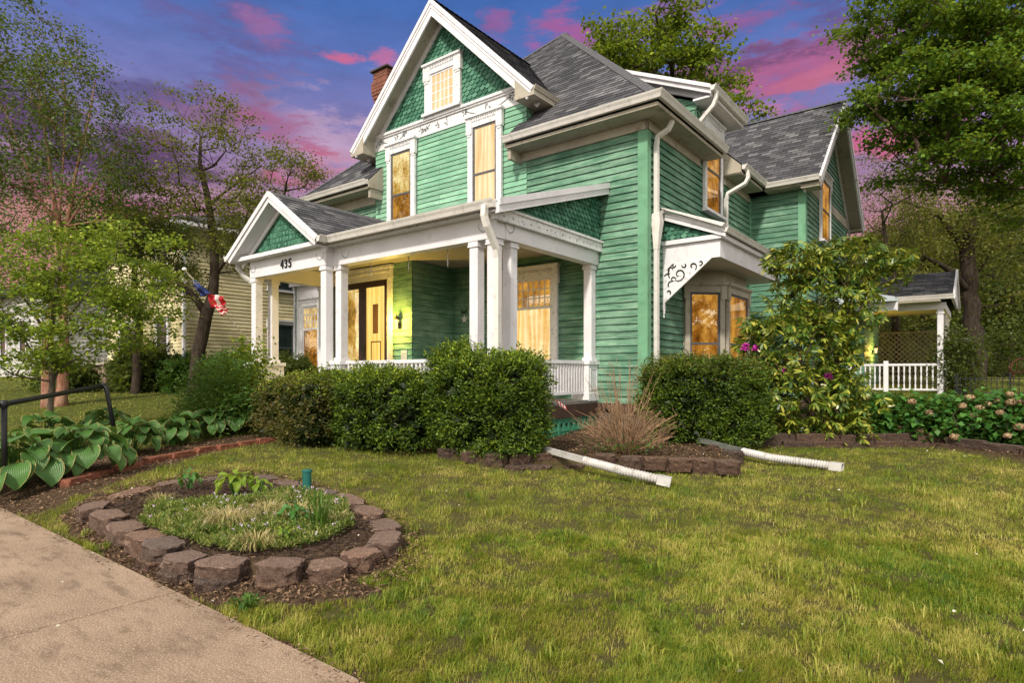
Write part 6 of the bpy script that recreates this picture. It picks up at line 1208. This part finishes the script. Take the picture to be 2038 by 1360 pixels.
# flag on the left porch post
red = plain('red_cloth', (.50, .02, .03), .7, .2, 8); wht = plain('white_cloth', (.70, .68, .68), .7, .1, 8); blu = plain('blue_cloth', (.03, .05, .20), .7, .2, 8)
D = 13.0; base_ = hw(-7.72, -3.22, 2.05); tipp = dp(367, 537, 12.2); fl = empty('flag', tuple(base_), 0, 'american style flag drooping from a pale pole on the left porch post', 'flag'); g = MB(); g.tube([np.zeros(3), tipp - base_], .014, 8); g.build('pole', plain('pale_pole', (.55, .50, .42), .5), fl); g = MB(); g.lathe(tipp - base_ - Z_ * .03, [(.01, 0), (.04, .02), (.045, .045), (.03, .07), (.005, .08)], 10); g.build('finial', M['white'], fl)
def cloth(name, corners, nu, nv, matf, seed):
    A, B, C_, D_ = [np.asarray(c) - base_ for c in corners]; V = []; r_ = random.Random(seed)
    for i in range(nu + 1):
        for j in range(nv + 1): u, v = i / nu, j / nv; p = (A * (1 - u) + B * u) * (1 - v) + (D_ * (1 - u) + C_ * u) * v; V.append(p + np.array([0, .05 * math.sin(v * 9 + u * 2) * (.3 + u) + .03 * math.sin(u * 11), .012 * math.sin(u * 14 + v * 3)]))
    me = npmesh(name, V, [(i * (nv + 1) + j, i * (nv + 1) + j + 1, (i + 1) * (nv + 1) + j + 1, (i + 1) * (nv + 1) + j) for i in range(nu) for j in range(nv)])
    o = link(name, me, [red, wht, blu], fl, smooth=True); me.polygons.foreach_set('material_index', [matf(i / nu, j / nv) for i in range(nu) for j in range(nv)]); o.modifiers.new('s', 'SOLIDIFY').thickness = .003
cloth('canton', [dp(386, 556, 12.3), dp(420, 586, 12.5), dp(404, 590, 12.5), dp(384, 566, 12.3)], 8, 8, lambda u, v: 1 if (.42 < v < .58) else 2, 1)
cloth('stripes', [dp(412, 585, 12.5), dp(447, 590, 12.7), dp(450, 608, 12.7), dp(420, 612, 12.5)], 16, 6, lambda u, v: 1 if .42 < u < .62 else 0, 2)
cloth('stripes', [dp(424, 606, 12.5), dp(450, 607, 12.7), dp(457, 620, 12.7), dp(440, 627, 12.5)], 8, 9, lambda u, v: int(v * 9) % 3 == 1, 3)
# little stick flag by the porch
b3 = dp(1118, 812, 9.35); sf = empty('small_flag', tuple(b3), 0, 'tiny red and white striped stick flag leaning at the porch skirt', 'flag'); g = MB(); g.tube([(-.12, 0, .13), (.62, -.1, -.5)], .004, 5); g.build('stick', bare_m, sf); V = [(x * .02 - .07 + .004 * z, .012 * math.sin(x * 1.7), .11 - x * .013 - z * .022) for x in range(8) for z in range(4)]
me = npmesh('cloth', V, [(i * 4 + j, i * 4 + j + 1, (i + 1) * 4 + j + 1, (i + 1) * 4 + j) for i in range(7) for j in range(3)]); o = link('cloth', me, [red, wht], sf); me.polygons.foreach_set('material_index', [i % 2 for i in range(7) for j in range(3)])
# hanging glass spirals, star on the wall
for i, (x, z1, lab) in enumerate([(-4.32, 3.50, 'left of the lamp wall'), (-3.29, 3.52, 'in the middle of the porch opening'), (-2.33, 3.49, 'nearest the corner posts')]):
    r_ = empty('hanging_ornament', tuple(hw(x, -2.72, z1 - .36)), HROT, 'twisted glass icicle ornament hanging from the porch ceiling ' + lab, 'ornament', 'icicle ornaments under the porch ceiling'); g = MB(); g.tube([(.012 * math.cos(k * .9) * (1 - k / 30), .012 * math.sin(k * .9) * (1 - k / 30), .34 - k * .0115) for k in range(29)], [.009] * 24 + [.007, .006, .005, .004, .003], 5); g.build('spiral', plain('pearly_glass', (.60, .60, .62), .2, .1, 3, 0, spec=.8), r_); g = MB(); g.tube([(0, 0, .34), (0, 0, .60)], .0025, 4); g.build('string', M['black'], r_)
st = empty('star_ornament', tuple(hw(-4.40, -.03, 2.58)), HROT, 'small pale metal star with dark bow hanging on the green porch wall', 'ornament'); g = MB(); pts = [(.10 * (1 if k % 2 == 0 else .42) * math.sin(k * math.pi / 5), 0, .10 * (1 if k % 2 == 0 else .42) * math.cos(k * math.pi / 5)) for k in range(10)]; g.prism([np.array(p) for p in pts], np.array([0, .015, 0])); g.build('star', M['white'], st); g = MB()
for a in (-1, 1): g.tube([(0, -.01, .15), (a * .07, -.01, .20), (a * .09, -.01, .14), (0, -.01, .14)], .012, 6)
g.build('bow', M['black'], st)
# iron fence, lattice screen, chair
A, B = gp(1900, 15.6), gp(2140, 14.2); fe = empty('iron_fence', tuple(A), math.atan2(B[1] - A[1], B[0] - A[0]), 'low black iron picket fence at the right edge', 'fence'); L = np.linalg.norm((B - A)[:2]); g = MB(); g.box(0, L, -.012, .012, .12, .145); g.box(0, L, -.012, .012, .46, .485); g.build('rail', M['black'], fe)
for k in range(int(L / .105)): g = MB(); x = k * .105; g.box(x, x + .016, -.008, .008, 0, .53); g.build('picket', M['black'], fe)
for k in range(0, 4): g = MB(); x = k * 1.05 + .05; g.box(x - .02, x + .02, -.02, .02, -.1, .58); g.lathe((x, 0, .58), [(.03, 0), (.03, .02), (.01, .05)], 8); g.build('post', M['black'], fe)
g = MB(); c = hw(2.6, 14.2, .7); Lw_ = 3.0
def lattice(name, label, org, rz, L, z0, z1, mat, s_=.16):
    root = empty(name, tuple(org), rz, label, 'lattice', 'lattice panels by the rear porch'); g = MB(); h = z1 - z0
    k = -h
    while k < L:
        for sgn in (1, -1):
            a = max(0, k); b = min(L, k + h); 
            if b - a > .02: za, zb = (z0 + a - k, z0 + b - k) if sgn == 1 else (z1 - (a - k), z1 - (b - k)); yy = .006 * sgn; g.prism([np.array([a, yy, za - .02]), np.array([b, yy, zb - .02]), np.array([b, yy, zb + .02]), np.array([a, yy, za + .02])], np.array([0, .010, 0]))
        k += s_
    g.build('slats', mat, root); f = MB(); f.box(-.03, L + .03, -.02, .03, z0 - .05, z0); f.box(-.03, L + .03, -.02, .03, z1, z1 + .05); f.box(-.04, 0, -.02, .03, z0, z1); f.box(L, L + .04, -.02, .03, z0, z1); f.build('frame', mat, root)
lw = plain('grey_lattice_wood', (.16, .15, .14), .8, .4, 9); lattice('lattice_screen', 'weathered diamond lattice screen closing the back of the rear porch', hw(1.5, 13.7, 0), HROT, 2.6, 1.0, 2.7, lw); lattice('lattice_screen', 'narrow upright lattice panel right of the rear porch corner', hw(4.1, 10.4, 0), HROT + .9, .7, .7, 2.3, lw)
c = gp(2030, 20); chm = plain('rusty_iron', (.20, .07, .045), .6, .4, 9); cr = empty('garden_chair', tuple(c), 2.6, 'rusty round backed metal garden chair at the far right beyond the fence', 'chair')
g = MB(); g.tube([(-.25 + .0, .22, .42)] + [(.26 * math.cos(a), .24 + .05 * math.sin(a), .60 + .26 * math.sin(a)) for a in np.linspace(math.pi, 0, 9)] + [(.25, .22, .42)], .022, 6)
for x in (-.12, 0, .12): g.tube([(x, .23, .42), (x, .27, .84)], .010, 5)
g.build('backrest', chm, cr, smooth=True); g = MB(); g.lathe((0, 0, .40), [(.02, 0), (.24, 0), (.26, .015), (.24, .03), (.02, .025)], 16); g.build('seat', chm, cr)
for a, b in ((-1, -1), (1, -1), (-1, 1), (1, 1)): g = MB(); g.tube([(a * .17, b * .17, .40), (a * .22, b * .22, 0)], .012, 6); g.build('leg', chm, cr)
for a in (-1, 1): g = MB(); g.tube([(a * .25, .2, .5), (a * .29, .0, .62), (a * .28, -.2, .60), (a * .24, -.2, .41)], .014, 6); g.build('arm', chm, cr, smooth=True)

# ------------------------------------------------------------------ neighbours
yl = siding_mat('yellow_siding', (.58, .49, .27), (.76, .67, .42), .125, chip=(.30, .24, .15), amt=.15)
C1 = dp(367, 745, 20.0); yh = empty('yellow_house', (C1[0], C1[1], 0), HROT, 'pale yellow clapboard house with grey roof behind the left hand trees', 'house', 'neighbouring houses')
g = MB(); courses(g, (0, 0, 0), X_, Z_, -Y_, [(-6.5, .9), (0, .9), (0, 6.3), (-6.5, 6.3)], .125, .018); g.build('front_wall', yl, yh); g = MB(); courses(g, (0, 0, 0), Y_, Z_, X_, [(0, .9), (9, .9), (9, 6.3), (0, 6.3)], .125, .018); g.build('side_wall', yl, yh)
g = MB(); g.box(-.12, .03, -.03, 0, .9, 6.3); g.build_each('corner_board', M['white'], yh); g = MB(); g.tube([(.10, -.06, 6.2), (.10, -.06, 1.0)], .05, 4); g.build('downspout', M['white'], yh); g = MB(); g.box(-6.45, -.03, .03, 9, .2, .9); g.build('foundation', M['found'], yh)
gr = MB()
for (a, b) in (((-6.9, -.5, 6.3), (.5, -.5, 6.3)),): pass
for (P_, lab) in (([(-6.9, -.5, 6.3), (.5, -.5, 6.3), (-3.2, 3.4, 7.7)], 0), ([(.5, -.5, 6.3), (.5, 9.4, 6.3), (-3.2, 5.5, 7.7), (-3.2, 3.4, 7.7)], 0), ([(-6.9, 9.4, 6.3), (-6.9, -.5, 6.3), (-3.2, 3.4, 7.7), (-3.2, 5.5, 7.7)], 0)): gr.prism([np.array(p) for p in P_], np.array([0, 0, .08]))
gr.build('roof', plain('grey_roof', (.07, .07, .075), .9, .4, 25, .5), yh); g = MB(); g.box(-6.9, .5, -.5, 9.4, 6.16, 6.28); g.build('eave', M['white'], yh)
for (O, U, N, w_, h) in (((0, 2.9, 1.35), Y_, X_, 1.15, 2.0), ((0, 2.9, 4.4), Y_, X_, 1.15, 1.9), ((-2.0, 0, 1.6), X_, -Y_, 1.0, 1.7), ((-5.2, 0, 1.6), X_, -Y_, 1.6, 1.7), ((-2.0, 0, 4.5), X_, -Y_, 1.0, 1.7)): window(O, U, N, w_, h, cas=.11, head=.16, glass='pane_dark', rail=.5, dent=False, parent=yh, cmat='white')
stn = plain('field_stone', (.28, .20, .15), .9, .6, 5, .8, dirt=(.05, .04, .03), dscale=6, damt=.9); cn = gp(190, 17.8); sp_ = empty('stone_porch', (cn[0], cn[1], float(cn[2])), HROT, 'fieldstone porch wall with pale cap slab in front of the yellow house', 'porch')
g = MB(); g.box(-1.5, .9, 0, 1.6, -.3, .72); g.build('wall', stn, sp_); g = MB(); g.cbox(-1.6, 1.0, -.1, 1.7, .72, .82, .02); g.build('cap_slab', M['cream'], sp_)
for x in (-1.5, .55): g = MB(); g.box(x, x + .35, -.05, .3, -.3, .72); g.build('pier', stn, sp_)
C2 = dp(85, 745, 27); w2 = empty('white_house', (C2[0], C2[1], 0), HROT, 'white sided house low at the far left edge', 'house', 'neighbouring houses'); wl = siding_mat('white_siding', (.42, .40, .38), (.58, .56, .54), .2, amt=.1)
g = MB(); courses(g, (0, 0, 0), X_, Z_, -Y_, [(-9, 1.1), (0, 1.1), (0, 5.2), (-9, 5.2)], .2, .02); courses(g, (0, 0, 0), Y_, Z_, X_, [(0, 1.1), (6, 1.1), (6, 5.2), (0, 5.2)], .2, .02); g.build('wall', wl, w2); g = MB(); g.prism([np.array([.4, -.5, 5.1]), np.array([.4, 6.5, 5.1]), np.array([.4, 3, 7.4])], np.array([-9.8, 0, 0])); g.build('roof', bpy.data.materials['grey_roof'], w2); g = MB(); g.box(-8.98, -.02, .02, 5.9, .5, 1.1); g.build('foundation', M['redbrick'], w2)
for x in (-3.2, -6.5): window((x, 0, 2.3), X_, -Y_, 1.1, 1.7, cas=.1, head=.14, glass='pane_dark', rail=.5, dent=False, parent=w2, cmat='white')
# garden wood beyond, reads as one mass
r = np.random.default_rng(500); X = np.concatenate([r.uniform(19, 52, 26000), r.uniform(-40, -14, 12000)]); Y = np.concatenate([r.uniform(38, 46, 26000), r.uniform(44, 50, 12000)]); zz = np.concatenate([1 + r.uniform(0, 1, 26000) ** 1.1 * (6.5 + .35 * (X[:26000] - 19) + 2.5 * vnoise(X[:26000], Y[:26000], .3, 3)), 1 + r.uniform(0, 1, 12000) * (4 + 2.5 * vnoise(X[26000:], Y[26000:], .3, 3))])
leafobj('far_wood', np.stack([X, Y, zz], -1), .6, .5, LM['oliveback'], None, kind='stuff', label='dark wood closing the view beyond the gardens', cat='wood', seed=9)
